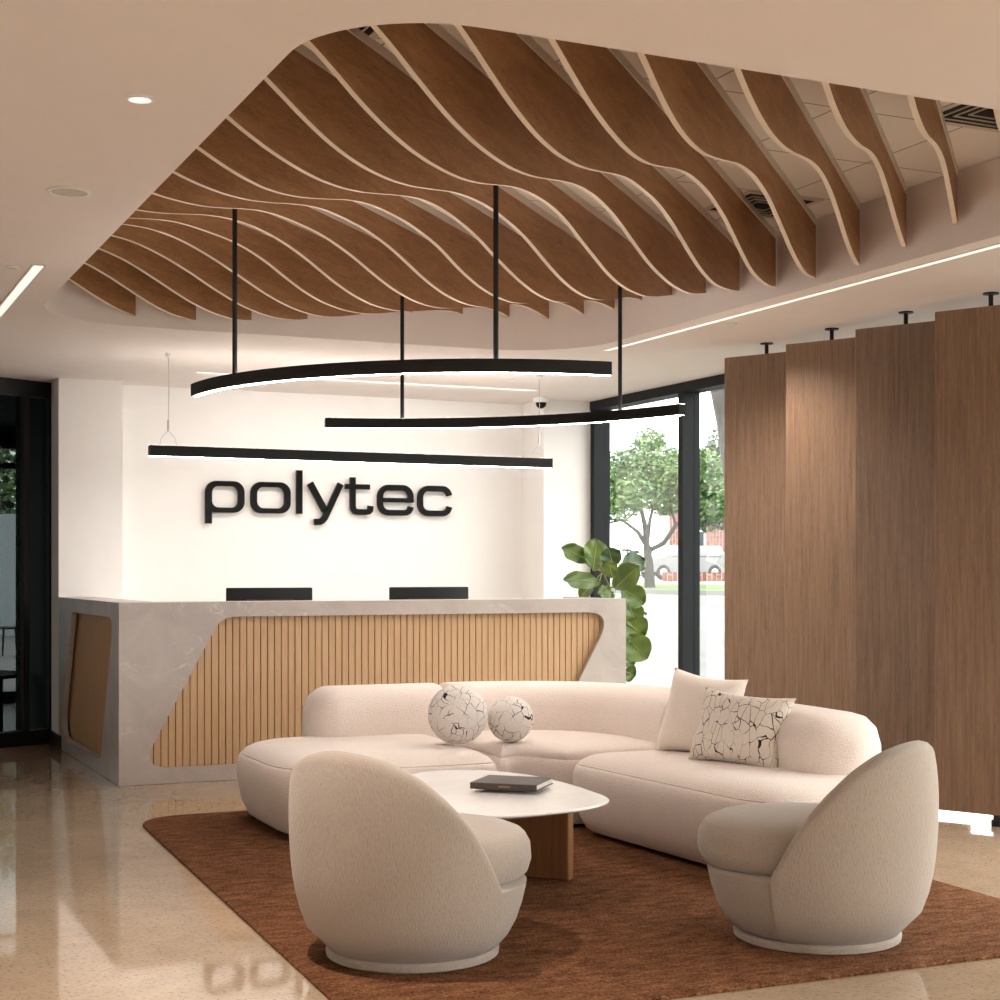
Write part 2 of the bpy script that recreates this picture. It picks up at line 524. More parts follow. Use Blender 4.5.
def puff(mb, outline, prof, top=((0.75, 0.0), (0.45, 0.004), (0.15, 0.006)), n=88, mi=0):
    """soft block over an outline: prof = (inset, z) rows from the bottom up; the crown closes towards the middle"""
    P = resample(outline, n)
    if area2(P) < 0: P.reverse()
    rings = []
    for ins, z in prof:
        Q = inset(P, ins)
        for _ in range(int(max(0, ins - .02) * 70)):           # relax the ring so tight corners do not fold over
            Q = [(Q[i - 1] + Q[i] * 2 + Q[(i + 1) % n]) / 4 for i in range(n)]
        rings.append([Vector((p.x, p.y, z)) for p in Q])
    last = rings[-1]; zt = prof[-1][1]
    c = Vector((sum(p.x for p in last) / n, sum(p.y for p in last) / n, zt))
    for s, dz in top:
        rings.append([Vector((c.x + (p.x - c.x) * s, c.y + (p.y - c.y) * s, zt + dz)) for p in last])
    return mb.loft(rings, True, True, True, mi)

def catmull(P, per=8):
    P = [Vector(p) for p in P]; out = []
    for i in range(len(P) - 1):
        p0, p1, p2, p3 = P[max(i - 1, 0)], P[i], P[i + 1], P[min(i + 2, len(P) - 1)]
        for k in range(per):
            t = k / per
            out.append(0.5 * ((2 * p1) + (p2 - p0) * t + (2 * p0 - 5 * p1 + 4 * p2 - p3) * t * t + (3 * p1 - p0 - 3 * p2 + p3) * t ** 3))
    out.append(P[-1])
    return out
WORLD = 2.6
EXPO = 1.46
# ------------------------------------------------------------------ camera
cam_d = bpy.data.cameras.new('camera')
cam = bpy.data.objects.new('camera', cam_d)
COL.objects.link(cam)
cam.location = (0, 0, 1.29)
cam.rotation_euler = (PI / 2, 0, -math.atan2(716, 1560))
cam_d.sensor_width = 36
cam_d.lens = 56.16
cam_d.shift_y = 0.071
cam_d.clip_end = 500
SC.camera = cam

CEIL = 2.70
TILE = 3.03
# ------------------------------------------------------------------ room shell
fl = MB().slab([(-1.6, -4.0), (6.3, -4.0), (6.3, 12.3), (1.85, 12.3), (-1.6, 10.37)], [], lambda u, v, k: (u, v, -0.06 * k))
struct('floor', fl, M['floor'], 'polished beige concrete floor of the lobby', 'floor')

recess = []
for (cx, cy, a0, r) in ((1.65, 4.10, PI, .4), (4.24, 4.10, 1.5 * PI, .4), (4.04, 8.45, 0, .6), (1.85, 8.45, .5 * PI, .6)):
    for i in range(17):
        a = a0 + i / 16 * PI / 2
        recess.append((cx + r * math.cos(a), cy + r * math.sin(a)))
ce = MB().slab([(-1.65, -4.05), (6.35, -4.05), (6.35, 12.35), (1.85, 12.35), (-1.65, 10.42)], [recess],
               lambda u, v, k: (u, v, CEIL + (TILE - CEIL) * k))
struct('ceiling', ce, M['plaster'], 'smooth warm white ceiling cut out around the timber fins', 'ceiling')
ct = MB().box(1.1, 4.74, 3.55, 9.2, TILE + .001, TILE + .05)
struct('ceiling_recess', ct, M['tiles'], 'gridded tile ceiling inside the rounded recess above the fins', 'ceiling')

w = MB().box(1.82, 6.25, 11.92, 12.3, 0, CEIL)
struct('wall_back', w, M['wallpaint'], 'bright white wall behind the reception desk carrying the sign', 'wall')
w = MB().box(1.82, 2.282, 11.68, 11.925, 0, CEIL)
struct('wall_back_pier', w, M['wallpaint'], 'white pier at the left end of the sign wall', 'wall')
w = MB().box(5.674, 6.25, 11.50, 11.925, 0, CEIL)
struct('wall_back_pier.001', w, M['wallpaint'], 'white pier between the sign wall and the street window', 'wall')
w = MB().box(-1.7, -1.6, -4.05, 10.4, 0, CEIL)
struct('wall_left', w, M['wallpaint'], 'plain white side wall of the lobby out of frame', 'wall')
# unseen wall behind the camera, open holes added for frontal sky light
w = MB().slab([(-1.65, 0), (6.3, 0), (6.3, CEIL), (-1.65, CEIL)], [[(-1.0, .9), (.6, .9), (.6, 2.4), (-1.0, 2.4)], [(3.6, .1), (5.9, .1), (5.9, 2.6), (3.6, 2.6)]],
              lambda u, v, k: (u, -4.0 - .12 * k, v))
struct('wall_front', w, M['wallpaint'], 'unseen wall behind the viewer, openings added to let sky light in', 'wall')
b = MB().box(1.805, 1.82, 11.56, 12.12, 0, .10)
struct('baseboard_left', b, M['black'], 'low black skirting on the return left of the desk', 'baseboard')

# street window along the right side: black frame, deep mullions, glass
WX0, WX1 = 6.10, 6.25
t = MB()
t.box(WX0, WX1, -4.0, 11.50, 2.625, CEIL - .001).box(WX0, WX1, -4.0, 11.50, 0.001, .06)
for y in (11.42, 10.02, 8.30, 6.58, 4.86, 3.14, 1.42, -.30, -2.02, -3.9):
    t.box(WX0, WX1, y, y + .065, .05, 2.64)
win = thing('window_1', 'tall street window with black frame beyond the desk', 'window', (6.175, 10.0, 0))
win['kind'] = 'structure'
obj('window_frame', t, M['blackframe'], win)
for a, c in zip((10.085, 8.365, 6.645, 4.925, 3.205, 1.485, -.235, -1.955, -3.835), (11.42, 10.02, 8.30, 6.58, 4.86, 3.14, 1.42, -.30, -2.02)):
    obj('pane', MB().box(6.195, 6.203, a, c, .06, 2.625), M['glass'], win)

# ------------------------------------------------------------------ glazed partition on the left, at an angle, and the dim room behind it
GA = Vector((1.80, 12.12, 0)); GD = Vector((-.89, -.455, 0)).normalized(); GN = Vector((GD.y, -GD.x, 0))
GM = Matrix(((GD.x, -GN.x, 0, GA.x), (GD.y, -GN.y, 0, GA.y), (0, 0, 1, 0), (0, 0, 0, 1)))
gl = thing('door_1', 'black framed glazed partition door left of the desk', 'door', tuple(GA))
gl['kind'] = 'structure'
fr = MB()
fr.box(0, 3.84, 0, .10, 2.58, 2.699, mat=GM).box(0, 3.84, 0, .10, .001, .11, mat=GM)
fr.box(0, .045, 0, .10, .1, 2.6, mat=GM)
for s in (.22, 1.6, 2.7, 3.74):
    fr.box(s, s + .05, 0, .10, .1, 2.6, mat=GM)
obj('door_frame', fr, M['black'], gl)
for a, c in ((.045, .22), (.27, 1.6), (1.65, 2.7), (2.75, 3.74)):
    obj('pane', MB().box(a, c, .045, .053, .11, 2.58, mat=GM), M['smoke'], gl)

# room behind: floor, walls, a far window, and the yard it looks on to
struct('floor_2', MB().slab([(-4, 9.2), (-1.6, 10.37), (1.85, 12.3), (5.2, 12.3), (5.2, 16.0), (-4, 16.0)], [], lambda u, v, k: (u, v, -.012 - .06 * k)), M['darkfloor'], 'grey floor of the dim room behind the glass', 'floor')
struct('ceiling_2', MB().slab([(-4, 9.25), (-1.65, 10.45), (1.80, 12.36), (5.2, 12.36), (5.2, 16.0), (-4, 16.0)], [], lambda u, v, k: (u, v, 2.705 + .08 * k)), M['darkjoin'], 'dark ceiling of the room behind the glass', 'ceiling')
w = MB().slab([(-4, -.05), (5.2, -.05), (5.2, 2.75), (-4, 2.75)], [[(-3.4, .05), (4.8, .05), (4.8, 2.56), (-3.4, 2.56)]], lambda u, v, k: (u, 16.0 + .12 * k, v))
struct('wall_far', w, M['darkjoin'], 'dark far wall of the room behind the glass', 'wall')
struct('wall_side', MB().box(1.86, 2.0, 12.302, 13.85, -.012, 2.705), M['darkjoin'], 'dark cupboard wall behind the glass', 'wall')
struct('wall_side.001', MB().box(5.2, 5.3, 12.3, 16.1, -.05, 2.75), M['greywall'], 'grey side wall of the room behind the glass', 'wall')
struct('wall_side.002', MB().box(-4.1, -4.0, 9.2, 16.1, -.05, 2.75), M['greywall'], 'grey side wall of the room behind the glass out of frame', 'wall')
fw = thing('window_2', 'black barred window in the room behind the glass', 'window', (2.0, 16.05, 0)); fw['kind'] = 'structure'
q = MB().box(-3.4, 4.8, 16.02, 16.10, 2.50, 2.56).box(-3.4, 4.8, 16.02, 16.10, .05, .10).box(-3.4, 4.8, 16.02, 16.10, 2.30, 2.36)
for x in (-3.4, -1.6, .2, 4.74): q.box(x, x + .06, 16.02, 16.10, .05, 2.56)
obj('window_frame', q, M['black'], fw)
struct('patio', MB().box(-6, 6.1, 16.13, 34, -.2, -.03), M['kerb'], 'pale paving of the yard seen through two panes', 'paving')
struct('boundary_wall', MB().box(-6, 6.1, 33, 33.2, -.1, 2.45), M['greywall'], 'grey yard wall seen through two panes', 'wall')

FINS = [
    (0.2978, 3.371, 4.637, [2776, 2770, 2767, 2768, 2772, 2779, 2788, 2799, 2813, 2827, 2841, 2855, 2867, 2877, 2885, 2891, 2894, 2893, 2888, 2879, 2867, 2854, 2840]),
    (0.6507, 3.022, 4.637, [2817, 2801, 2787, 2777, 2770, 2767, 2768, 2772, 2778, 2787, 2798, 2811, 2826, 2840, 2854, 2866, 2876, 2885, 2891, 2894, 2893, 2888, 2880, 2868, 2855, 2841, 2827, 2813, 2800]),
    (0.9906, 2.685, 4.637, [2863, 2844, 2826, 2809, 2794, 2781, 2772, 2767, 2765, 2766, 2771, 2778, 2787, 2797, 2809, 2823, 2838, 2852, 2864, 2873, 2879, 2881, 2880, 2876, 2868, 2858, 2846, 2833, 2819, 2806, 2794, 2783, 2775, 2768, 2763]),
    (1.3284, 2.351, 4.637, [2884, 2870, 2854, 2837, 2821, 2805, 2790, 2778, 2769, 2762, 2759, 2758, 2760, 2765, 2772, 2781, 2793, 2805, 2819, 2834, 2848, 2862, 2874, 2884, 2892, 2897, 2898, 2896, 2890, 2881, 2868, 2852, 2835, 2816, 2797, 2780, 2766, 2754, 2747, 2742, 2741]),
    (1.6745, 2.008, 4.637, [2882, 2877, 2867, 2854, 2838, 2819, 2798, 2777, 2757, 2741, 2729, 2721, 2718, 2718, 2722, 2728, 2738, 2751, 2766, 2781, 2798, 2814, 2830, 2843, 2853, 2861, 2867, 2870, 2868, 2864, 2859, 2850, 2837, 2821, 2806, 2791, 2775, 2758, 2744, 2732, 2723, 2716, 2713, 2714, 2722, 2731, 2738]),
    (2.0173, 1.669, 4.637, [2896, 2900, 2900, 2896, 2888, 2877, 2863, 2847, 2829, 2811, 2794, 2778, 2766, 2756, 2748, 2743, 2739, 2738, 2740, 2746, 2755, 2767, 2782, 2798, 2815, 2831, 2846, 2859, 2869, 2876, 2880, 2882, 2882, 2879, 2873, 2865, 2856, 2844, 2828, 2810, 2792, 2774, 2758, 2743, 2731, 2723, 2720, 2719, 2721, 2725, 2731, 2740, 2751]),
    (2.3506, 1.416, 4.637, [2886, 2893, 2897, 2896, 2893, 2885, 2874, 2860, 2843, 2824, 2806, 2788, 2772, 2759, 2748, 2739, 2734, 2732, 2732, 2736, 2742, 2750, 2761, 2774, 2788, 2803, 2819, 2833, 2846, 2857, 2864, 2868, 2870, 2871, 2872, 2870, 2865, 2856, 2846, 2833, 2819, 2803, 2787, 2772, 2758, 2745, 2735, 2728, 2723, 2721, 2722, 2727, 2734, 2742, 2751, 2761, 2772, 2785]),
    (2.6879, 1.274, 4.637, [2893, 2896, 2896, 2893, 2886, 2877, 2864, 2850, 2834, 2818, 2803, 2788, 2775, 2764, 2756, 2749, 2745, 2743, 2743, 2745, 2749, 2756, 2765, 2776, 2789, 2804, 2819, 2834, 2848, 2861, 2871, 2879, 2883, 2886, 2885, 2882, 2876, 2868, 2857, 2845, 2831, 2817, 2804, 2791, 2779, 2769, 2761, 2755, 2751, 2747, 2745, 2745, 2748, 2751, 2756, 2763, 2773, 2785, 2799, 2813, 2828]),
    (3.0469, 1.252, 4.637, [2913, 2907, 2897, 2885, 2871, 2855, 2838, 2820, 2804, 2790, 2778, 2768, 2761, 2755, 2753, 2752, 2754, 2757, 2762, 2769, 2779, 2791, 2805, 2821, 2837, 2853, 2867, 2879, 2888, 2895, 2899, 2901, 2901, 2899, 2893, 2884, 2872, 2857, 2842, 2829, 2815, 2802, 2788, 2775, 2765, 2757, 2752, 2750, 2750, 2752, 2756, 2760, 2766, 2775, 2787, 2800, 2813, 2828, 2843, 2858, 2873]),
    (3.3905, 1.252, 4.637, [2890, 2876, 2861, 2844, 2827, 2810, 2794, 2780, 2768, 2759, 2753, 2750, 2749, 2751, 2755, 2761, 2770, 2780, 2793, 2807, 2821, 2836, 2850, 2861, 2870, 2877, 2882, 2885, 2885, 2884, 2880, 2874, 2868, 2859, 2848, 2834, 2818, 2803, 2787, 2774, 2761, 2751, 2743, 2737, 2734, 2733, 2735, 2740, 2748, 2759, 2771, 2785, 2800, 2816, 2833, 2849, 2863, 2874, 2884, 2891, 2896]),
    (3.7341, 1.252, 4.637, [2827, 2813, 2799, 2787, 2777, 2768, 2762, 2757, 2754, 2753, 2754, 2758, 2764, 2772, 2783, 2795, 2810, 2825, 2841, 2856, 2871, 2884, 2895, 2902, 2906, 2907, 2905, 2901, 2895, 2888, 2879, 2867, 2854, 2838, 2824, 2810, 2797, 2785, 2774, 2765, 2758, 2752, 2749, 2748, 2750, 2755, 2763, 2773, 2785, 2798, 2813, 2831, 2848, 2862, 2873, 2881, 2888, 2893, 2897, 2899, 2899]),
    (4.0778, 1.252, 4.58, [2791, 2780, 2770, 2761, 2754, 2749, 2747, 2747, 2751, 2758, 2768, 2780, 2794, 2810, 2826, 2843, 2859, 2873, 2884, 2892, 2898, 2901, 2902, 2902, 2901, 2897, 2891, 2884, 2875, 2864, 2849, 2832, 2815, 2800, 2787, 2776, 2767, 2761, 2757, 2755, 2756, 2758, 2763, 2771, 2781, 2793, 2806, 2821, 2836, 2851, 2865, 2878, 2889, 2898, 2905, 2909, 2911, 2910, 2909, 2906]),
    (4.4214, 1.252, 4.433, [2774, 2769, 2766, 2765, 2766, 2769, 2774, 2782, 2791, 2803, 2817, 2832, 2848, 2862, 2876, 2887, 2896, 2901, 2903, 2904, 2903, 2902, 2898, 2892, 2884, 2875, 2863, 2849, 2834, 2819, 2804, 2791, 2779, 2770, 2762, 2758, 2756, 2756, 2758, 2763, 2770, 2779, 2790, 2803, 2818, 2836, 2855, 2871, 2883, 2892, 2899, 2904, 2905, 2905, 2902, 2898, 2892]),
    (4.766, 1.252, 4.213, [2764, 2765, 2769, 2775, 2782, 2791, 2802, 2816, 2831, 2847, 2862, 2876, 2886, 2894, 2899, 2901, 2902, 2902, 2901, 2898, 2892, 2884, 2875, 2864, 2852, 2838, 2824, 2810, 2798, 2787, 2778, 2772, 2767, 2765, 2765, 2767, 2772, 2779, 2788, 2799, 2812, 2826, 2840, 2854, 2867, 2880, 2892, 2902, 2910, 2914, 2915, 2913, 2907]),
    (5.1078, 1.252, 3.901, [2766, 2774, 2784, 2796, 2810, 2825, 2841, 2857, 2871, 2883, 2893, 2901, 2906, 2908, 2907, 2905, 2900, 2893, 2884, 2873, 2860, 2846, 2830, 2815, 2800, 2788, 2777, 2768, 2762, 2757, 2755, 2756, 2759, 2764, 2771, 2780, 2791, 2803, 2817, 2831, 2846, 2860, 2873, 2884, 2894, 2902, 2907, 2909]),
    (5.4524, 1.252, 3.559, [2799, 2813, 2828, 2843, 2858, 2872, 2883, 2891, 2896, 2899, 2901, 2902, 2903, 2901, 2896, 2888, 2878, 2865, 2850, 2833, 2817, 2802, 2788, 2777, 2769, 2763, 2761, 2760, 2761, 2765, 2771, 2779, 2790, 2802, 2815, 2830, 2846, 2861, 2875, 2887, 2896]),
    (5.7956, 1.252, 3.22, [2846, 2860, 2873, 2886, 2896, 2905, 2910, 2913, 2912, 2908, 2902, 2894, 2884, 2873, 2861, 2848, 2835, 2821, 2808, 2795, 2784, 2775, 2768, 2763, 2760, 2760, 2762, 2767, 2775, 2785, 2798, 2813, 2829, 2845, 2861]),
    (6.1381, 1.252, 2.881, [2877, 2887, 2897, 2903, 2908, 2909, 2907, 2902, 2895, 2886, 2875, 2863, 2850, 2835, 2820, 2806, 2794, 2782, 2771, 2763, 2759, 2756, 2757, 2759, 2764, 2772, 2782, 2795, 2810]),
    (6.4867, 1.252, 2.535, [2899, 2905, 2907, 2907, 2904, 2898, 2890, 2878, 2865, 2850, 2835, 2819, 2804, 2790, 2778, 2769, 2761, 2757, 2755, 2756, 2761, 2769, 2780]),
    (6.8236, 1.252, 2.202, [2905, 2903, 2897, 2890, 2879, 2866, 2851, 2834, 2817, 2800, 2785, 2772, 2762, 2756, 2754, 2754, 2758]),
    (7.178, 1.252, 1.851, [2894, 2883, 2871, 2856, 2840, 2823, 2807, 2793, 2781, 2771, 2764, 2759]),
]
# (offset c of the plan line Y = 1.01 X + c, first X, last X, lower edge heights in mm, evenly spaced) -- timber fins at 45 degrees
ORD = ['first', 'second', 'third', 'fourth', 'fifth', 'sixth', 'seventh', 'eighth', 'ninth', 'tenth', 'eleventh', 'twelfth', 'thirteenth',
       'fourteenth', 'fifteenth', 'sixteenth', 'seventeenth', 'eighteenth', 'nineteenth', 'twentieth', 'last']
TH = .020
for i, (c, xa, xb, zs) in enumerate(FINS):
    n = len(zs); L = (xb - xa) * math.hypot(1, 1.01)
    mb = MB(); P = []
    for k, z in enumerate(zs):
        P.append((L * k / (n - 1) + .0, z / 1000))
    dense = []
    for k in range(n - 1):
        p0, p1, p2, p3 = P[max(k - 1, 0)][1], P[k][1], P[k + 1][1], P[min(k + 2, n - 1)][1]
        for s in (0, 1 / 3, 2 / 3):
            h = .5 * (2 * p1 + (p2 - p0) * s + (2 * p0 - 5 * p1 + 4 * p2 - p3) * s * s + (3 * p1 - p0 - 3 * p2 + p3) * s ** 3)
            dense.append((P[k][0] + s * (P[k + 1][0] - P[k][0]), h))
    dense.append(P[-1])
    sk = .004 if xb > 4.62 else .016                                                 # ends set back so the far corner clears the recess wall
    dense = [(sk + u * (L - 2 * sk) / L, z) for u, z in dense]
    top = TILE - .032
    vs = []
    for u, z in dense:
        vs += [(u, 0, z - TILE), (u, TH, z - TILE), (u, TH, top - TILE), (u, 0, top - TILE)]
    fs, ms = [], []
    m = len(dense)
    for k in range(m - 1):
        a, b2 = 4 * k, 4 * k + 4
        for e, mi in ((0, 1), (1, 0), (2, 0), (3, 0)):
            mb.add([], [], 0)
            fs.append((a + e, a + (e + 1) % 4, b2 + (e + 1) % 4, b2 + e)); ms.append(mi)
    fs += [(3, 2, 1, 0), (4 * m - 4, 4 * m - 3, 4 * m - 2, 4 * m - 1)]; ms += [0, 0]
    mb.v = [Vector(v) for v in vs]; mb.f = fs; mb.m = ms
    o = obj('ceiling_fin', mb, [M['fin'], M['edge']], angle=50)
    o.location = (xa, 1.01 * xa + c, TILE); o.rotation_euler = (0, 0, math.atan(1.01))
    tag(o, 'wavy oak ceiling fin, %s counting from the right end of the recess' % ORD[i], 'ceiling fin', 'wavy oak fins in the ceiling recess')
    rl = MB().box(sk + .03, L - sk - .06, -.006, TH + .020, -.0315, -.001)
    obj('mounting_rail', rl, M['rail'], o, local=True)

# air diffusers in the tile ceiling
def diffuser(x, y, label):
    t = thing('air_vent', label, 'vent', (x, y, TILE), 0, 'square air vents in the recessed tile ceiling')
    f = MB(); q = .72
    for r0, r1, z0, z1 in ((.29, .25, -.004, 0), (.205, .196, -.008, -.004), (.150, .141, -.008, -.004), (.095, .086, -.008, -.004)):
        r0 *= q; r1 *= q
        f.slab([(-r0, -r0), (r0, -r0), (r0, r0), (-r0, r0)], [[(-r1, -r1), (r1, -r1), (r1, r1), (-r1, r1)]],
               lambda u, v, k, a=z0, b=z1: (u, v, a + (b - a) * k))
    obj('vane_frame', f, M['rail'], t, local=True)
    obj('duct_opening', MB().box(-.255 * q, .255 * q, -.255 * q, .255 * q, -.003, -.001), M['shadowline'], t, local=True)
diffuser(4.22, 6.22, 'square slotted air vent between the fins near the middle of the right edge')
diffuser(4.16, 4.58, 'square slotted air vent at the right end of the recess')
diffuser(1.545, 4.70, 'square slotted air vent behind the fins at the near rounded corner')

# ------------------------------------------------------------------ lights built into the ceiling
WARM = (1.0, 0.86, 0.755)
M['strip'] = glow('warm_strip_lens', (1.0, 0.90, 0.78), 0.32)
M['slot'] = glow('wall_washer_lens', (1.0, 0.93, 0.84), 0.8)
M['pend'] = glow('pendant_lens', (1.0, 0.92, 0.86), 36.0)
M['uplight'] = glow('pendant_upper_lens', (1.0, 0.92, 0.84), 8.0)
M['spot'] = glow('fill_downlight_lens', (1.0, 0.90, 0.78), 6.0)
M['lamp'] = glow('white_downlight_lens', (1.0, 0.95, 0.90), 0.30)

def strip_light(x0, x1, y0, y1, label, mat):
    t = thing('strip_light', label, 'strip light', ((x0 + x1) / 2, (y0 + y1) / 2, CEIL), 0)
    e = .008
    obj('trim', MB().slab([(x0 - e, y0 - e), (x1 + e, y0 - e), (x1 + e, y1 + e), (x0 - e, y1 + e)], [[(x0, y0), (x1, y0), (x1, y1), (x0, y1)]],
                          lambda u, v, k: (u, v, CEIL - .004 * k)), M['white'], t)
    obj('lens', MB().box(x0, x1, y0, y1, CEIL - .003, CEIL - .0005), mat, t)
    return t
strip_light(4.755, 4.792, -2.0, 8.77, 'long warm strip light in the ceiling right of the fins', M['strip'])
strip_light(1.045, 1.09, 7.42, 9.4, 'warm strip light in the ceiling at the left edge', M['strip'])
strip_light(2.66, 5.33, 10.92, 10.945, 'thin strip light in the ceiling above the desk', M['slot'])
# the wall-washing lamp inside that slot
d = bpy.data.lights.new('wall_washer_lamp', 'AREA'); d.shape = 'RECTANGLE'; d.size = 2.6; d.size_y = .02; d.energy = 6; d.color = (1.0, .96, .92)
o = bpy.data.objects.new('wall_washer_lamp', d); COL.objects.link(o); o.location = (3.995, 10.955, CEIL - .006)
o.rotation_euler = (math.radians(24), 0, 0)

def spot(x, y, z, e, size, blend=1.0, col=WARM, rad=.04):
    d = bpy.data.lights.new('downlight_beam', 'SPOT'); d.energy = e; d.spot_size = math.radians(size); d.spot_blend = blend
    d.color = col; d.shadow_soft_size = rad
    o = bpy.data.objects.new('downlight_beam', d); COL.objects.link(o); o.location = (x, y, z)
    return o

def downlight(x, y, r, label, lens, group=None, e=0, size=110):
    t = thing('downlight', label, 'downlight', (x, y, CEIL), 0, group)
    obj('trim_ring', MB().lathe([(r, -.001), (r, -.006), (r * .82, -.008), (r * .78, -.003), (r * .78, -.001)], 28, cap=False), M['white'], t, local=True)
    obj('lens', MB().lathe([(r * .79, -.0055), (r * .79, -.001)], 28), lens, t, local=True)
    if e:
        spot(x, y, CEIL - .03, e, size)
downlight(.964, 4.674, .042, 'small round white downlight nearest the rounded recess corner', M['lamp'], e=100, size=90)
t = thing('ceiling_speaker', 'round pale speaker grille in the ceiling left of the fins', 'speaker', (.961, 5.928, CEIL))
obj('rim', MB().lathe([(.08, -.001), (.08, -.006), (.068, -.008), (.066, -.002)], 32, cap=False), M['white'], t, local=True)
obj('grille', MB().lathe([(.0665, -.005), (.0665, -.001)], 32), M['grille'], t, local=True)
downlight(.961, 7.52, .032, 'tiny round downlight beside the left strip light', M['grille'])
downlight(4.90, 7.53, .038, 'small round downlight between the right strip light and the timber panels', M['white'], e=30, size=150)
downlight(4.884, 10.43, .034, 'small round sensor on the ceiling above the desk end', M['white'])
for x, y, e in ((3.0, 2.2, 50), (1.2, 2.6, 60), (4.95, 4.6, 40), (5.0, 2.0, 70), (1.0, .2, 90), (4.0, -.5, 90)):  # unseen downlights added to lift light on floor and ceiling
    downlight(x, y, .042, 'unseen fill downlight added to the lobby ceiling out of frame', M['spot'], 'added fill downlights out of frame', e, 85)
# warm lamps above the fins' gaps
t = thing('security_camera', 'white dome security camera with dark lens on the ceiling', 'camera', (5.60, 11.40, CEIL))
obj('base', MB().lathe([(.062, 0), (.062, -.028), (.052, -.04)], 28), M['white'], t, local=True)
obj('dome', MB().lathe([(.044, -.038), (.043, -.055), (.034, -.074), (.016, -.086), (.001, -.089)], 24), M['sign'], t, local=True)

# ------------------------------------------------------------------ linear pendants
def pendant(path, zt, h, wd, label, rods=(), cables=()):
    p0 = path[len(path) // 2]
    t = thing('linear_pendant', label, 'pendant light', (p0[0], p0[1], zt), 0)
    obj('housing', MB().strip(path, wd, lambda u, v, k: (u, v, zt - h * k)), M['black'], t, angle=30)
    obj('lens', MB().strip(path, wd * .5, lambda u, v, k: (u, v, zt - h - .0008 * k)), M['pend'], t)
    obj('upper_lens', MB().strip(path, wd * .72, lambda u, v, k: (u, v, zt + .0008 * k)), M['uplight'], t)
    for x, y in rods:
        obj('suspension_rod', MB().tube([(x, y, zt - .01), (x, y, TILE - .001)], .011, 10), M['black'], t)
    for x, y in cables:
        ux = Vector((path[-1][0] - path[0][0], path[-1][1] - path[0][1])).normalized()
        cb = MB().tube([(x, y, zt + .16), (x + .005, y, zt + .40), (x, y, CEIL - .012)], .0022, 6)
        for s in (-1, 1):
            cb.tube([(x + ux.x * .055 * s, y + ux.y * .055 * s, zt), (x + ux.x * .045 * s, y + ux.y * .045 * s, zt + .05), (x, y, zt + .10)], .0018, 6)
        cb.tube([(x, y, zt + .10), (x, y, zt + .165)], .006, 8)
        obj('suspension_cable', cb, M['steel'], t)
        obj('ceiling_cup', MB().lathe([(.018, 0), (.018, -.02), (.006, -.028)], 16, (x, y, CEIL)), M['white'], t)
    return t
arc1 = [(3.262 + 1.5 * math.cos(math.radians(a)), 7.27 + 1.5 * math.sin(math.radians(a))) for a in [180 + 86 * i / 44 for i in range(45)]]
pendant(arc1, 2.168, .056, .05, 'curved black linear pendant, the nearest and sweeping up at its left end', rods=[(1.82, 6.79), (2.68, 5.88)])
P0, P1 = Vector((2.747, 8.33)), Vector((4.18, 6.87)); mid = (P0 + P1) / 2; nn = Vector((1.46, 1.433)).normalized()
R2 = 1.90; cc = mid - nn * math.sqrt(R2 ** 2 - ((P1 - P0).length / 2) ** 2)
a0 = math.atan2(P0.y - cc.y, P0.x - cc.x); a1 = math.atan2(P1.y - cc.y, P1.x - cc.x)
arc2 = [(cc.x + R2 * math.cos(a0 + (a1 - a0) * i / 40), cc.y + R2 * math.sin(a0 + (a1 - a0) * i / 40)) for i in range(41)]
pendant(arc2, 2.145, .056, .05, 'curved black linear pendant on two rods in front of the window', rods=[min(arc2, key=lambda p: abs(p[1] - p[0] - q)) for q in (5.018, 3.20)])
pendant([(2.136 + 2.89 * i / 8, 10.07) for i in range(9)], 2.10, .07, .06, 'straight black linear pendant on thin cables above the desk',
        cables=[(2.26, 10.07), (4.93, 10.07)])
# ------------------------------------------------------------------ wall sign
sg = thing('wall_sign', 'glossy black lettered sign on the bright wall behind the desk', 'sign', (3.99, 11.92, 1.86))
SW = .046
def sf(u, v, k): return (u, 11.92 - .012 - .028 * (1 - k), v)
def arcp(cx, cy, r, a0, a1, n=7, ry=None):
    ry = ry or r
    return [(cx + r * math.cos(math.radians(a0 + (a1 - a0) * i / n)), cy + ry * math.sin(math.radians(a0 + (a1 - a0) * i / n))) for i in range(n + 1)]
def bowl(x0, x1, zb=1.743, zt=1.988):
    h = SW / 2; r = .085
    return rrect(x0, x1, zb, zt, r, 8), rrect(x0 + SW * 1.1, x1 - SW * 1.1, zb + SW * .85, zt - SW * .85, r * .62, 8)
def letter(mb): obj('letter', mb, M['sign'], sg)
ZB, ZT = 1.743, 1.988; hb = SW / 2
def openround(x0, x1, a):      # stroke path of the round letters, clockwise from the upper right terminal
    r = .072; x0 += hb; x1 -= hb; b = ZB + hb * .9; t2 = ZT - hb * .9
    return a(x0, x1, b, t2, r)
o1, h1 = bowl(2.955, 3.263)
letter(MB().slab(o1, [h1], sf).box(2.955, 2.955 + SW * 1.1, 11.8808, 11.907, 1.657, ZT - .09))
o1, h1 = bowl(3.313, 3.636); letter(MB().slab(o1, [h1], sf))
letter(MB().box(3.684, 3.733, 11.88, 11.908, ZB, 2.087))
yl = MB().strip([(3.797, ZT), (3.923, 1.768)], .052, sf)
yl.strip([(4.052, ZT), (3.935, 1.745), (3.918, 1.712), (3.900, 1.692), (3.880, 1.682), (3.833, 1.680)], .049, sf)
letter(yl)
tl = MB().strip([(4.155, 2.043), (4.155, 1.81), (4.160, 1.787), (4.174, 1.771), (4.198, 1.765), (4.262, 1.765), (4.290, 1.769), (4.304, 1.783), (4.308, 1.815)], SW, sf)
tl.box(4.090, 4.300, 11.8808, 11.907, 1.948, 1.988)
letter(tl)
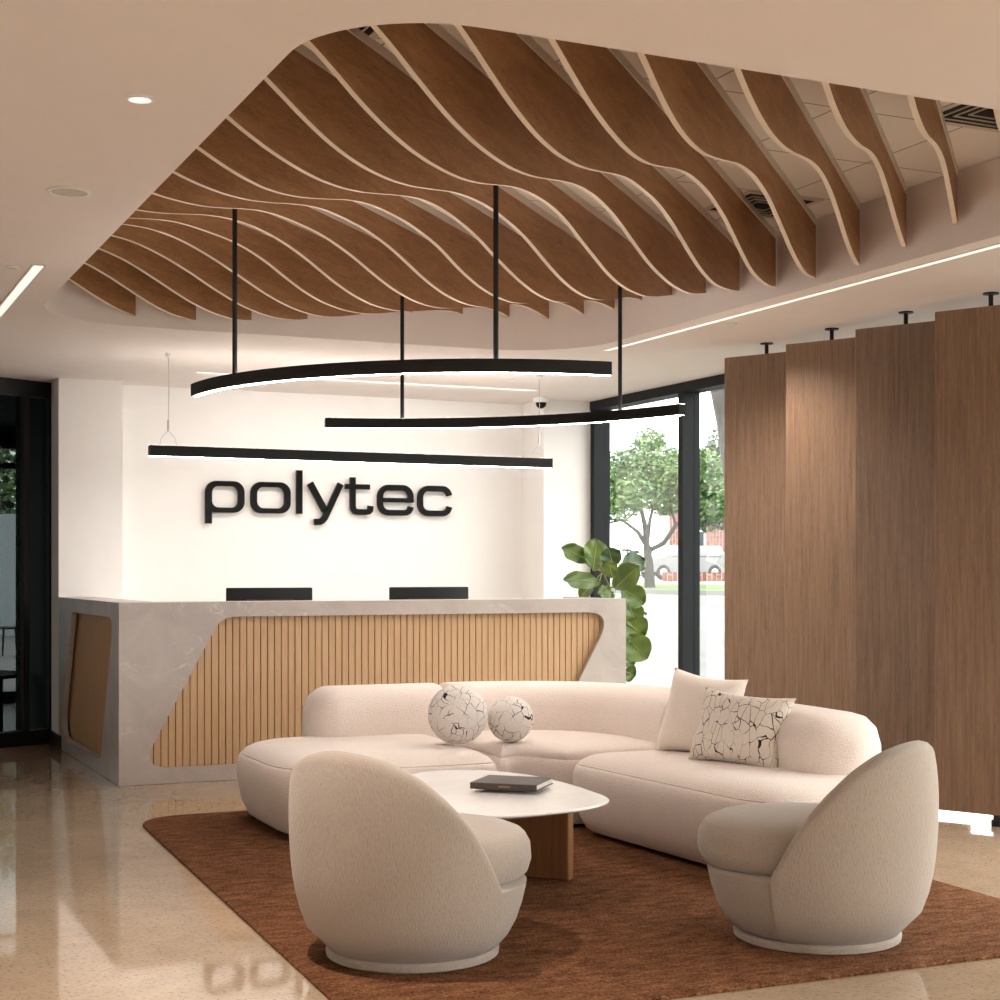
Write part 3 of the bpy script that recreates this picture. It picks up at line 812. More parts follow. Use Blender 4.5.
def epath(x0, x1, b, t2, r):
    m = 1.864
    return ([(x0 + .03, m), (x1, m)] + arcp(x1 - r, t2 - r, r, 0, 90)[0:] + arcp(x0 + r, t2 - r, r, 90, 180) + arcp(x0 + r, b + r, r, 180, 270) +
            arcp(x1 - .055, b + .055, .055, 270, 350))
e = MB()
x0, x1 = 4.366 + hb, 4.678 - hb; b, t2, r = ZB + hb * .9, ZT - hb * .9, .072
e.strip([(x1, 1.848)] + arcp(x1 - r, t2 - r, r, 0, 90) + arcp(x0 + r, t2 - r, r, 90, 180) + arcp(x0 + r, b + r, r, 180, 270) + arcp(x1 - .055, b + .055, .055, 270, 355), SW, sf)
e.box(x0, x1 + .018, 11.8808, 11.907, 1.848, 1.884)
letter(e)
x0, x1 = 4.715 + hb, 5.020 - hb
letter(MB().strip(arcp(x1 - r * .9, t2 - r * .9, r * .9, 8, 90) + arcp(x0 + r, t2 - r, r, 90, 180) + arcp(x0 + r, b + r, r, 180, 270) + arcp(x1 - r * .9, b + r * .9, r * .9, 270, 352), SW, sf))

# ------------------------------------------------------------------ reception desk
dk = thing('reception_desk', 'long grey stone reception desk with slatted oak inset panels', 'reception desk', (3.5, 9.9, 0))
DX0, DX1, DY0, DY1, DH = 1.82, 5.285, 9.43, 11.675, 1.10
front_hole = rpoly([(1.945, .097, .11), (4.672, .097, .10), (5.182, 1.008, .12), (2.445, 1.008, .15)], 10)
side_hole = rpoly([(9.60, 1.006, .10), (11.10, 1.006, .07), (11.60, .10, .17), (10.03, .10, .07)], 10)
body = MB()
body.slab([(DX0, 0.002), (DX1, 0.002), (DX1, DH), (DX0, DH)], [front_hole], lambda u, v, k: (u, DY0 + .035 * k, v))
body.slab([(DY0 + .035, 0.002), (DY1, 0.002), (DY1, DH), (DY0 + .035, DH)], [side_hole], lambda u, v, k: (DX0 + .035 * k, u, v))
body.box(DX0 + .035, DX1 - .04, DY0 + .035, DY0 + .26, DH - .045, DH)
body.box(DX0 + .035, DX0 + .26, DY0 + .26, DY1, DH - .045, DH)
body.box(DX1 - .04, DX1, DY0 + .035, 10.30, 0.002, DH)
obj('stone_shell', body, M['stone'], dk)
sl = MB().box(DX0 + .05, DX1 - .06, DY0 + .062, DY0 + .075, .04, 1.05)
k = 0; x = 1.905
while x < 5.2:
    a, c = x, x + .0420
    sl.loft([[Vector((a, DY0 + .062, z)), Vector((a + .0015, DY0 + .050, z)), Vector((a + .004, DY0 + .048, z)), Vector((c - .004, DY0 + .048, z)), Vector((c - .0015, DY0 + .050, z)), Vector((c, DY0 + .062, z))] for z in (.05, 1.04)])
    x += .0445
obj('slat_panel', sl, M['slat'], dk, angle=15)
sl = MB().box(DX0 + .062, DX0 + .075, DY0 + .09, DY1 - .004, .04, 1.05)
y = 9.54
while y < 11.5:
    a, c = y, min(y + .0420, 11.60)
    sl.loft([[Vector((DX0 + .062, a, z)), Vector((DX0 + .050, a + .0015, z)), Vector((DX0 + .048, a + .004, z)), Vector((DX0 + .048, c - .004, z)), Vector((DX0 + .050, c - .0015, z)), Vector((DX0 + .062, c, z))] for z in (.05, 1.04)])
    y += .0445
obj('slat_panel', sl, M['slat_shaded'], dk, angle=15)
ib = MB().box(DX0 + .24, DX1 - .045, DY0 + .235, DY0 + .255, .01, DH - .05).box(DX0 + .235, DX0 + .255, DY0 + .255, DY1, .01, DH - .05)
obj('inner_lining', ib, M['wallpaint'], dk)
obj('worktop', MB().box(DX0 + .26, DX1 - .045, DY0 + .26, 10.34, .715, .745).box(DX0 + .26, 2.70, 10.34, 11.50, .715, .745), M['wallpaint'], dk)

def monitor(x, y, label):
    t = thing('computer_monitor', label, 'monitor', (x, y, .745), 0, 'monitors behind the reception counter')
    obj('screen', MB().rbox(-.293, .293, -.012, .016, .085, .435, .008), M['screen'], t, local=True)
    obj('rear_housing', MB().rbox(-.17, .17, -.045, -.008, .12, .36, .015), M['screen'], t, local=True)
    obj('stand', MB().rbox(-.035, .035, -.085, -.045, .01, .28, .008).rbox(-.12, .12, -.11, .10, 0.0, .012, .004), M['screen'], t, local=True)
monitor(2.922, 10.02, 'black computer monitor showing its top edge over the left half of the counter')
monitor(4.06, 10.02, 'black computer monitor showing its top edge over the middle of the counter')

# ------------------------------------------------------------------ timber pivot panels by the window
def pivot_panel(cx, cy, rz, label, tone):
    t = thing('pivot_panel', label, 'timber panel', (cx, cy, 0), rz, 'tall walnut pivot panels along the window')
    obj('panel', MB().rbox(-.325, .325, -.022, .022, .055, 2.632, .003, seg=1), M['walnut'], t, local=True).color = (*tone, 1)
    obj('pivot_rod', MB().tube([(-.035, 0, 2.625), (-.035, 0, 2.692)], .012, 12), M['black'], t, local=True)
    obj('ceiling_plate', MB().lathe([(.040, 2.6995), (.040, 2.693), (.012, 2.690)], 24, (-.035, 0, 0)), M['black'], t, local=True)
    obj('floor_pivot', MB().lathe([(.032, .001), (.032, .03), (.022, .034), (.022, .056)], 24), M['black'], t, local=True)
    return t
PN = ['tall walnut pivot panel touching the window view, farthest of the row', 'tall walnut pivot panel, second in the row from the window view',
      'tall walnut pivot panel, third in the row and dimmer than its neighbours', 'tall walnut pivot panel nearest the right armchair, at the frame edge']
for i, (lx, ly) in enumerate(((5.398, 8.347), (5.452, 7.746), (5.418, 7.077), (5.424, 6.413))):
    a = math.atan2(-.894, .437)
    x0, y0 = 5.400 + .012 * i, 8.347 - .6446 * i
    pivot_panel(x0 + .325 * math.cos(a), y0 + .325 * math.sin(a), a, PN[i], ((1, 1, 1), (1, .98, .95), (.78, .78, .80), (.86, .80, .74))[i])  # third and fourth tints carry dimmer light in the colour

# ------------------------------------------------------------------ rug
rg = rpoly([(1.47, 4.07, .05), (4.30, 4.02, .05), (4.42, 8.10, .2), (1.655, 8.15, .30)], 8)
r = MB()
P = resample(rg, 160)
if area2(P) < 0: P.reverse()
rings = [[Vector((p.x, p.y, 0.001)) for p in P], [Vector((p.x, p.y, .009)) for p in P], [Vector((p.x, p.y, .013)) for p in inset(P, .012)]]
r.loft(rings)
tag(obj('area_rug', r, M['rug'], loc=(2.9, 6.1, 0)), 'large rust brown woven jute rug under the lounge seating', 'rug')
RZ = .013

# ------------------------------------------------------------------ curved sectional sofa
so = thing('sectional_sofa', 'curved cream boucle sectional sofa wrapping around the coffee table', 'sofa', (3.4, 7.2, 0))
SEAT = [(.085, .032), (.062, .048), (.030, .11), (.009, .19), (0.0, .26), (.001, .31), (.011, .340), (.019, .352), (.027, .3535), (.025, .358), (.045, .378), (.085, .397), (.14, .409)]
TOPS = ((.72, .003), (.45, .006), (.18, .008))
def seat_part(out, q=1.0):
    s = MB(); puff(s, out, [(a * q if a > .03 else a, z) for a, z in SEAT], TOPS, 120)
    obj('seat', s, M['sofa'], so, angle=60)
seat_part(rpoly([(2.09, 6.92, .42), (3.185, 6.88, .14), (3.285, 8.10, .06), (2.10, 8.14, .42)], 12))
mid = rpoly([(3.235, 7.02, .10), (3.365, 7.15, .16), (3.50, 6.845, .10), (4.42, 6.835, .06), (4.43, 7.95, .55), (3.30, 8.12, .06)], 12)
seat_part(mid, .5)
seat_part(rpoly([(3.45, 6.80, .17), (3.53, 5.14, .34), (4.42, 5.14, .40), (4.44, 6.82, .06)], 12))
BACK = [(.06, .06), (.02, .09), (0, .16), (0, .40), (.008, .53), (.03, .60), (.065, .640), (.11, .660), (.15, .667)]
BT = ((.8, .003), (.5, .005), (.2, .006))
def band(path, half, r0, r1, n=8):
    """outline of a band of even width along a path, ends rounded off"""
    C_ = catmull(path, 10); L, R = [], []
    for i, p in enumerate(C_):
        t = (C_[min(i + 1, len(C_) - 1)] - C_[max(i - 1, 0)]).normalized(); nn = Vector((-t.y, t.x))
        L.append(p + nn * half); R.append(p - nn * half)
    return L, R, C_
def back_part(path, half, round0, round1):
    L, R, C_ = band(path, half, 0, 0)
    n = len(C_); rings = []
    arc = [0]
    for i in range(1, n): arc.append(arc[-1] + (C_[i] - C_[i - 1]).length)
    tot = arc[-1]
    dens = []
    m = 46
    for k in range(m + 1):                                     # cross sections, drawn in towards the rounded ends
        s = tot * (0.5 - 0.5 * math.cos(PI * k / m))
        j = max(i for i in range(n) if arc[i] <= s + 1e-9); j = min(j, n - 2)
        u = (s - arc[j]) / (arc[j + 1] - arc[j])
        c = C_[j].lerp(C_[j + 1], u); t = (C_[j + 1] - C_[j]).normalized(); nn = Vector((-t.y, t.x))
        def ease(d, rr):
            if d >= rr: return 1.0
            q = 1 - d / rr
            return math.sqrt(max(0, 1 - q * q))
        e = min(ease(s, round0), ease(tot - s, round1))
        wv = half * max(.06, e); hv = .667 - (1 - e) * .16
        sec = []
        prof = [(-.80, .06), (-.97, .10), (-1, .18), (-1, .42), (-.97, .54), (-.86, .61), (-.66, .648), (-.4, .664), (0, .668), (.4, .664), (.66, .648), (.86, .61), (.97, .54), (1, .42), (1, .18), (.97, .10), (.80, .06)]
        for a, z in prof:
            sec.append(Vector((c.x + nn.x * a * wv, c.y + nn.y * a * wv, .06 + (z - .06) * (hv - .06) / (.668 - .06))))
        rings.append(sec)
    mb = MB().loft(rings, True, True, True)
    obj('backrest', mb, M['sofa'], so, angle=60)
back_part([(2.54, 8.06), (2.75, 8.06), (3.0, 8.05), (3.325, 8.035)], .205, .16, .045)
back_part([(3.33, 8.035), (3.57, 8.025), (3.85, 7.93), (4.10, 7.72), (4.245, 7.40), (4.275, 7.1), (4.275, 6.84)], .215, .045, .045)
back_part([(4.275, 6.835), (4.27, 6.5), (4.255, 6.0), (4.235, 5.75), (4.21, 5.47)], .215, .045, .20)
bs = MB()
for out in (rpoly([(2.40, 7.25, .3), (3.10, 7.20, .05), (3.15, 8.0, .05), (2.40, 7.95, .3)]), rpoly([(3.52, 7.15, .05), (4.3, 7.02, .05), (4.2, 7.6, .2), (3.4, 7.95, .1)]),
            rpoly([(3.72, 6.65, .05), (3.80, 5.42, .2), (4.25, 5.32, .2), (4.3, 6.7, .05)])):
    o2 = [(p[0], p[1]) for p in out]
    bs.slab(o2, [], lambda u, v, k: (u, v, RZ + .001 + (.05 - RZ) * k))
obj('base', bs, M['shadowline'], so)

# ------------------------------------------------------------------ tub armchairs
def smooth01(t):
    t = max(0, min(1, t)); return t * t * (3 - 2 * t)
def lerp_tab(tab, x):
    for (a, ya), (b, yb) in zip(tab, tab[1:]):
        if x <= b:
            s = (x - a) / (b - a); return ya + (yb - ya) * s
    return tab[-1][1]
def spl_tab(tab, x):
    n = len(tab)
    for i in range(n - 1):
        if x <= tab[i + 1][0] or i == n - 2:
            s = max(0, min(1, (x - tab[i][0]) / (tab[i + 1][0] - tab[i][0])))
            p0, p1, p2, p3 = tab[max(i - 1, 0)][1], tab[i][1], tab[i + 1][1], tab[min(i + 2, n - 1)][1]
            return .5 * (2 * p1 + (p2 - p0) * s + (2 * p0 - 5 * p1 + 4 * p2 - p3) * s * s + (3 * p1 - p0 - 3 * p2 + p3) * s ** 3)
RAD = [(.030, .278), (.045, .310), (.075, .336), (.12, .361), (.20, .387), (.30, .403), (.40, .410), (.50, .412), (.60, .406), (.72, .388)]
TOPC = [(0, .706), (15, .698), (30, .674), (45, .624), (58, .552), (68, .476), (76, .398), (82, .328), (86, .287)]
def make_chair(label, loc, rz):
    """faces local +Y"""
    t = thing('tub_armchair', label, 'armchair', loc, rz, 'oatmeal tub armchairs on the rug')
    sh = MB(); rings = []
    N = 64
    for i in range(N + 1):
        ph = -86 + 172 * i / N
        zt = spl_tab(TOPC, abs(ph)); a = math.radians(ph)
        d = Vector((math.sin(a), -math.cos(a), 0))
        zo = [.030 + (zt - .035 - .030) * (q / 11) ** .85 for q in range(12)]
        sec = [(spl_tab(RAD, z), z) for z in zo]
        re = spl_tab(RAD, zt - .035)
        th = .085 if abs(ph) < 72 else .085 - .03 * (abs(ph) - 72) / 14
        sec += [(re - .006, zt - .018), (re - .022, zt - .004), (re - .042, zt), (re - th + .022, zt - .006), (re - th + .006, zt - .022), (re - th, zt - .045)]
        zb = min(.24, zt - .06)
        sec += [(re - th - .012, zb + (zt - .045 - zb) * .5), (min(re, .40) - th - .015, zb), (.20, .20), (.20, .035)]
        rings.append([d * r + Vector((0, 0, z)) for r, z in sec])
    sh.loft(rings, True, True, True)
    obj('shell', sh, M['chair'], t, local=True, angle=60)
    fb = MB(); rings = []                                     # upholstered front below the cushion
    for z in (.03, .045, .075, .12, .18, .23, .248, .254):
        r0 = spl_tab(RAD, z) - .014 - (.03 if z > .25 else 0)
        rings.append([Vector((r0 * math.cos(q), r0 * math.sin(q), z)) for q in [math.radians(-6 + 192 * k / 40) for k in range(41)]] + [Vector((0, -.05, z))])
    fb.loft(rings, True, True, True)
    obj('front_panel', fb, M['chair'], t, local=True, angle=60)
    cu = MB(); out = []
    for k in range(72):
        q = 2 * PI * k / 72
        out.append((.338 * math.cos(q) * (1.0 + .10 * max(0, math.sin(q))), .048 + .366 * math.sin(q) * (1 if math.sin(q) > 0 else .86)))
    puff(cu, out, [(.06, .246), (.025, .252), (.004, .270), (-.008, .310), (-.004, .362), (.012, .392), (.026, .404), (.06, .418), (.11, .427)], ((.72, .006), (.45, .010), (.18, .012)), 88)
    obj('seat_cushion', cu, M['chair'], t, local=True, angle=60)
    obj('swivel_base', MB().lathe([(.280, .001), (.288, .006), (.290, .022), (.282, .032)], 56), M['chair'], t, local=True, angle=40)
    return t
def heading(lat, dep):      # facing direction given as right / away components of the room view
    C_, S_ = math.cos(math.atan2(716, 1560)), math.sin(math.atan2(716, 1560))
    return math.atan2(-(C_ * lat + S_ * dep), -S_ * lat + C_ * dep)
c1 = make_chair('oatmeal tub armchair at left with its back turned, in front of the coffee table', (1.912, 4.866, RZ), heading(.60, .80))
copy_thing(c1, (3.285, 4.50, RZ), heading(-.79, .61), 'oatmeal tub armchair at right, in front of the sofa end')

# ------------------------------------------------------------------ coffee table
tb = thing('coffee_table', 'rounded triangular white marble coffee table on oak panel legs', 'coffee table', (2.55, 5.8, RZ))
ctl = [(2.985, 5.90), (2.975, 5.62), (2.93, 5.36), (2.77, 5.215), (2.57, 5.165), (2.36, 5.165), (2.16, 5.30), (2.06, 5.52), (2.08, 5.78), (2.20, 6.04), (2.37, 6.25), (2.54, 6.41), (2.70, 6.44), (2.85, 6.36), (2.95, 6.17)]
cl = catmull([ctl[-1]] + ctl + [ctl[0], ctl[1]], 8)[8:-8]
TP = MB(); P = resample([tuple(p) for p in cl[:-1]], 120)
if area2(P) < 0: P.reverse()
TP.loft([[Vector((p.x, p.y, z)) for p in inset(P, d)] for d, z in ((.07, .372), (.014, .384), (.002, .389), (0, .393), (.001, .397), (.005, .400))])
obj('tabletop', TP, M['marble'], tb, angle=30)
def leg(x0, y0, x1, y1, th):
    d = Vector((x1 - x0, y1 - y0, 0)); L = d.length; d.normalize()
    m = Matrix(((d.x, -d.y, 0, x0), (d.y, d.x, 0, y0), (0, 0, 1, 0), (0, 0, 0, 1)))
    obj('leg', MB().rbox(0, L, -th / 2, th / 2, RZ + .001, .376, .004, seg=1, mat=m), M['tableleg'], tb)
leg(2.955, 5.735, 2.62, 6.18, .05)
leg(2.20, 5.45, 2.35, 6.0, .05)

# book on the table
bk = thing('book', 'dark brown hardcover book lying on the marble table', 'book', (2.695, 5.755, RZ + .4003), math.radians(47.6))
obj('page_block', MB().box(-.114, .119, -.135, .135, .0035, .0225), M['paper'], bk, local=True)
cv = MB().rbox(-.120, .124, -.140, .140, 0, .0038, .001, seg=1).rbox(-.120, .124, -.140, .140, .0222, .026, .001, seg=1).rbox(-.1205, -.1155, -.140, .140, .001, .025, .001, seg=1)
obj('cover', cv, M['book'], bk, local=True)
obj('spine_stamp', MB().box(-.1212, -.1203, -.03, .02, .010, .016), M['gilt'], bk, local=True)

# ------------------------------------------------------------------ cushions on the sofa
def round_cushion(x, y, r, label, rz):
    t = MB(); prof = []
    n = 20
    for i in range(n + 1):
        a = -PI / 2 + PI * i / n
        prof.append((max(.002, r * abs(math.cos(a)) ** .86), r * .90 * math.sin(a)))
    t.lathe(prof, 40)
    t.v = [Vector((v.x, v.z, v.y)) for v in t.v]
    o = obj('round_cushion', t, M['crack_round'], angle=70)
    o.location = (x, y, .416 + r * .97); o.rotation_euler = (math.radians(-12), math.radians(14), rz)
    return tag(o, label, 'cushion', 'round black crackle cushions')
round_cushion(3.105, 7.28, .152, 'larger round cream cushion with black crackle lines, at the sofa seam', math.radians(-20))
round_cushion(3.385, 7.245, .118, 'smaller round cream cushion with black crackle lines, right of the larger one', math.radians(-28))

def square_cushion(w, h, th, mat, name, label, loc, rz, tilt, roll, pinch=.17):
    bm_ = MB(); n = 26; vs = []
    def pos(i, j, s):
        u, v = -1 + 2 * i / n, -1 + 2 * j / n
        k = max(0, (1 - u ** 4)) ** .55 * max(0, (1 - v ** 4)) ** .55
        pu = 1 - pinch * (1 - u * u) * 0 - pinch * .9 * (1 - abs(v) ** 1.6) * abs(u) ** 3 * .8
        pv = 1 - pinch * .9 * (1 - abs(u) ** 1.6) * abs(v) ** 3 * .8
        return Vector((u * w / 2 * pu, s * th / 2 * k * (.92 + .08 * math.sin(3 * u + 2 * v)), v * h / 2 * pv))
    for s in (-1, 1):
        for i in range(n + 1):
            for j in range(n + 1): vs.append(pos(i, j, s))
    fs = []; q = (n + 1) ** 2
    for s in (0, 1):
        for i in range(n):
            for j in range(n):
                a = s * q + i * (n + 1) + j
                fs.append((a, a + 1, a + n + 2, a + n + 1) if s == 0 else (a, a + n + 1, a + n + 2, a + 1))
    bm_.add(vs, fs)
    o = obj(name, bm_, mat, angle=75)
    o.location = loc
    o.rotation_euler = (Matrix.Rotation(rz, 3, 'Z') @ Matrix.Rotation(tilt, 3, 'X') @ Matrix.Rotation(roll, 3, 'Y')).to_euler()
    return tag(o, label, 'cushion')
square_cushion(.42, .42, .18, M['pillow'], 'square_cushion', 'plain cream square cushion leaning on the sofa back behind the patterned one', (4.05, 6.48, .590), math.radians(-62), math.radians(-16), math.radians(6))
square_cushion(.495, .355, .17, M['crack_square'], 'lumbar_cushion', 'rectangular cream cushion with black grid-like crackle lines', (3.975, 6.02, .565), math.radians(-66), math.radians(-20), math.radians(3))
# ------------------------------------------------------------------ fiddle leaf fig behind the desk end
pl = thing('potted_fig', 'fiddle leaf fig with big green leaves behind the right desk end', 'plant', (5.60, 10.22, 0))
obj('pot', MB().lathe([(.12, .001), (.15, .02), (.185, .30), (.19, .34), (.175, .345), (.165, .30)], 32, (5.60, 10.22, 0), cap=True), M['pot'], pl)
obj('soil', MB().lathe([(.164, .295), (.164, .305)], 28, (5.60, 10.22, 0)), M['soil'], pl)
tk = MB()
tk.tube([(5.60, 10.22, .30), (5.605, 10.215, .6), (5.58, 10.20, .9), (5.55, 10.15, 1.16), (5.47, 10.16, 1.34)], [.017, .015, .013, .011, .006], 8)
tk.tube([(5.60, 10.22, .55), (5.65, 10.19, .8), (5.66, 10.15, 1.1), (5.62, 10.13, 1.32)], [.012, .011, .009, .005], 8)
obj('stem', tk, M['stem'], pl)
LEAVES = [((5.45, 10.262, 1.363), (5.24, 10.249, 1.46), 0.113),
          ((5.419, 10.166, 1.291), (5.498, 10.24, 1.529), 0.149),
          ((5.688, 10.263, 1.435), (5.915, 10.379, 1.471), 0.071),
          ((5.529, 10.061, 1.315), (5.483, 10.027, 1.449), 0.131),
          ((5.661, 10.165, 1.339), (5.87, 10.179, 1.376), 0.143),
          ((5.52, 10.01, 1.163), (5.604, 9.861, 1.315), 0.155),
          ((5.462, 10.147, 1.203), (5.177, 10.057, 1.239), 0.113),
          ((5.477, 10.25, 1.196), (5.376, 10.296, 1.105), 0.083),
          ((5.563, 9.99, 1.163), (5.712, 9.922, 1.063), 0.143),
          ((5.639, 10.065, 1.085), (5.724, 10.026, 0.896), 0.143),
          ((5.639, 10.065, 0.914), (5.762, 10.009, 0.814), 0.178),
          ((5.639, 10.065, 0.802), (5.753, 9.958, 0.663), 0.178),
          ((5.677, 10.158, 0.667), (5.742, 10.128, 0.595), 0.095),
          ((5.677, 10.158, 0.548), (5.75, 10.124, 0.512), 0.107),
          ((5.553, 10.105, 1.12), (5.425, 10.054, 1.134), 0.107),
          ((5.698, 10.148, 1.036), (5.828, 10.088, 0.988), 0.059),
          ((5.61, 10.409, 1.298), (5.58, 10.533, 1.432), 0.107),
          ((5.775, 10.333, 1.237), (5.857, 10.405, 1.359), 0.107),
          ((5.456, 9.929, 1.239), (5.425, 9.944, 1.355), 0.095),
          ((5.737, 10.241, 0.973), (5.852, 10.298, 1.019), 0.119),
          ((5.726, 10.246, 0.853), (5.769, 10.226, 0.685), 0.131),
          ((5.612, 10.188, 0.929), (5.515, 10.232, 0.833), 0.143),
          ((5.601, 10.193, 0.762), (5.504, 10.237, 0.691), 0.143)]
def leaf_mesh(mb, base, tip, w, k):
    b, t = Vector(base), Vector(tip); d = t - b; L = d.length * 1.06; d.normalize()
    view = Vector((-b.x, -b.y, 1.29 - b.z)).normalized()
    view = (view + Vector((.25 * math.sin(k * 2.3), .25 * math.cos(k * 1.7), .30))).normalized()
    if k in (2, 15): view = (view * .35 + Vector((0, 0, 1))).normalized()
    s = d.cross(view).normalized(); nrm = s.cross(d).normalized()
    n, m2 = 12, 8; vs = []
    for i in range(n + 1):
        u = i / n
        wid = w * .70 * (math.sin(PI * min(1, u ** .95 * .985 + .01)) ** .55) * (.62 + .48 * u if u < .8 else .62 + .48 * .8 + .0 * u)
        for j in range(m2 + 1):
            v = -1 + 2 * j / m2
            rip = .012 * math.sin(u * 14 + j * 1.2) * abs(v)
            p = b + d * (L * u) + s * (wid * v) + nrm * (-.035 * (u * 1.3) ** 2 * L * 3 + .14 * w * (abs(v) ** 1.5) - .02 * w + rip)
            vs.append(p)
    fs = [(i * (m2 + 1) + j, i * (m2 + 1) + j + 1, (i + 1) * (m2 + 1) + j + 1, (i + 1) * (m2 + 1) + j) for i in range(n) for j in range(m2)]
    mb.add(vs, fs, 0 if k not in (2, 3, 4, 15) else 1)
    rib = [b + d * (L * u) + nrm * (-.035 * (u * 1.3) ** 2 * L * 3 - .02 * w + .003) for u in (0, .25, .5, .75, .96)]
    mb.tube(rib, [.004, .0035, .003, .002, .001], 5, 2)
STEMP = [Vector(p) for p in ((5.60, 10.22, .45), (5.605, 10.215, .6), (5.58, 10.20, .9), (5.55, 10.15, 1.16), (5.5, 10.16, 1.28), (5.65, 10.19, .8), (5.66, 10.15, 1.1), (5.62, 10.13, 1.32))]
for k, (b, t, w) in enumerate(LEAVES):
    lf = MB()
    leaf_mesh(lf, b, t, w, k)
    sp = min(STEMP, key=lambda p: (p - Vector(b)).length)
    lf.tube([sp, (sp + Vector(b)) / 2 + Vector((0, 0, .015)), Vector(b)], [.005, .0045, .004], 6, 2)
    obj('leaf', lf, [M['leaf'], M['leafdark'], M['vein']], pl, angle=80)

# ------------------------------------------------------------------ dim room behind the glass
t = thing('drum_table', 'low dark round table on a fluted drum base behind the glass', 'table', (1.37, 13.30, -.012))
obj('tabletop', MB().lathe([(.43, .440), (.45, .445), (.45, .463), (.44, .47)], 48), M['darkjoin'], t, local=True)
dr = MB(); ring = [((.25 + .008 * (k % 2)) * math.cos(2 * PI * k / 72), (.25 + .008 * (k % 2)) * math.sin(2 * PI * k / 72)) for k in range(72)]
dr.loft([[Vector((x, y, z)) for x, y in ring] for z in (.001, .4395)])
obj('drum_base', dr, M['black'], t, local=True, angle=80)
t = thing('patio_chair', 'black slat-back chair glimpsed through the glass at the far left', 'chair', (3.16, 25.0, -.03), math.radians(60))
obj('seat', MB().rbox(-.21, .21, -.2, .2, .43, .46, .01), M['black'], t, local=True)
bk2 = MB().tube([(-.18, -.18, .44), (-.18, -.24, .9)], .018, 8).tube([(.18, -.18, .44), (.18, -.24, .9)], .018, 8)
for z in (.56, .66, .76, .86): bk2.rbox(-.18, .18, -.205 - .12 * (z - .5), -.19 - .12 * (z - .5), z, z + .045, .004)
obj('backrest', bk2, M['black'], t, local=True)
for sx in (-1, 1):
    for sy in (-1, 1):
        obj('leg', MB().tube([(sx * .18, sy * .17, .44), (sx * .20, sy * .2, .001)], [.018, .014], 8), M['black'], t, local=True)
w = MB().box(1.865, 1.925, 13.86, 13.92, -.011, 2.70)
tag(obj('metal_post', w, M['greywall'], loc=(1.895, 13.89, -.012)), 'pale grey post standing behind the glass partition', 'post', kind='structure')

# ------------------------------------------------------------------ the street beyond the window
def gz(x):
    tab = [(6.3, -.06), (9, -.05), (14, .12), (24, .60), (26, .72), (30, .78), (45, .86), (120, 1.2)]
    return lerp_tab(tab, x)
def ground(xs, y0, y1, lift=0, extra=0):
    return MB().loft([[Vector((x, y, gz(x) + lift)) for y in (y0, y1)] for x in xs], False, False, False)
xs = [6.3, 7, 8, 9, 11, 14, 19, 24.0]
o = obj('street_road', ground(xs, -60, 120), M['road']); tag(o, 'pale overexposed street outside the window', 'road', kind='structure')
o = obj('street_kerb', MB().box(24.0, 24.2, -60, 120, .4, .73), M['kerb']); tag(o, 'low concrete kerb along the far side of the street', 'kerb', kind='structure')
o = obj('street_verge', ground([24.2, 26, 30], -60, 120, .03), M['grass']); tag(o, 'green grass verge beyond the kerb', 'grass', kind='structure')
o = obj('street_path', ground([30, 45, 120], -60, 160), M['kerb']); tag(o, 'pale paved ground beyond the grass verge', 'pavement', kind='structure')
o = obj('front_street', MB().box(-60, 60, -60, -4.15, -.2, -.05), M['kerb']); tag(o, 'paving outside behind the viewer', 'pavement', kind='structure')

def blob_tree(name, label, base, trunk, blobs, count, leafsize, mat, seed, group=None):
    rnd = random.Random(seed)
    t = thing(name, label, 'tree', base, 0, group)
    tm = MB()
    for pts, r in trunk: tm.tube(pts, r, 8)
    obj('trunk', tm, M['bark'], t, angle=70)
    cm = MB(); tot = sum(b[3] ** 2 for b in blobs)
    for (x, y, z, r, fl_) in blobs:
        for _ in range(int(count * r * r / tot)):
            d = Vector((rnd.gauss(0, 1), rnd.gauss(0, 1), rnd.gauss(0, 1))).normalized()
            rr = r * (rnd.random() ** .35)
            p = Vector((x, y, z)) + Vector((d.x * rr, d.y * rr, d.z * rr * fl_))
            a = Vector((rnd.gauss(0, 1), rnd.gauss(0, 1), rnd.gauss(0, .6))).normalized(); b2 = a.cross(Vector((rnd.gauss(0, 1), rnd.gauss(0, 1), rnd.gauss(0, 1)))).normalized()
            s = leafsize * rnd.uniform(.6, 1.4)
            cm.add([p - a * s, p - b2 * s * .5, p + a * s, p + b2 * s * .5], [(0, 1, 2, 3)])
    obj('crown', cm, mat, t, angle=180)
    return t
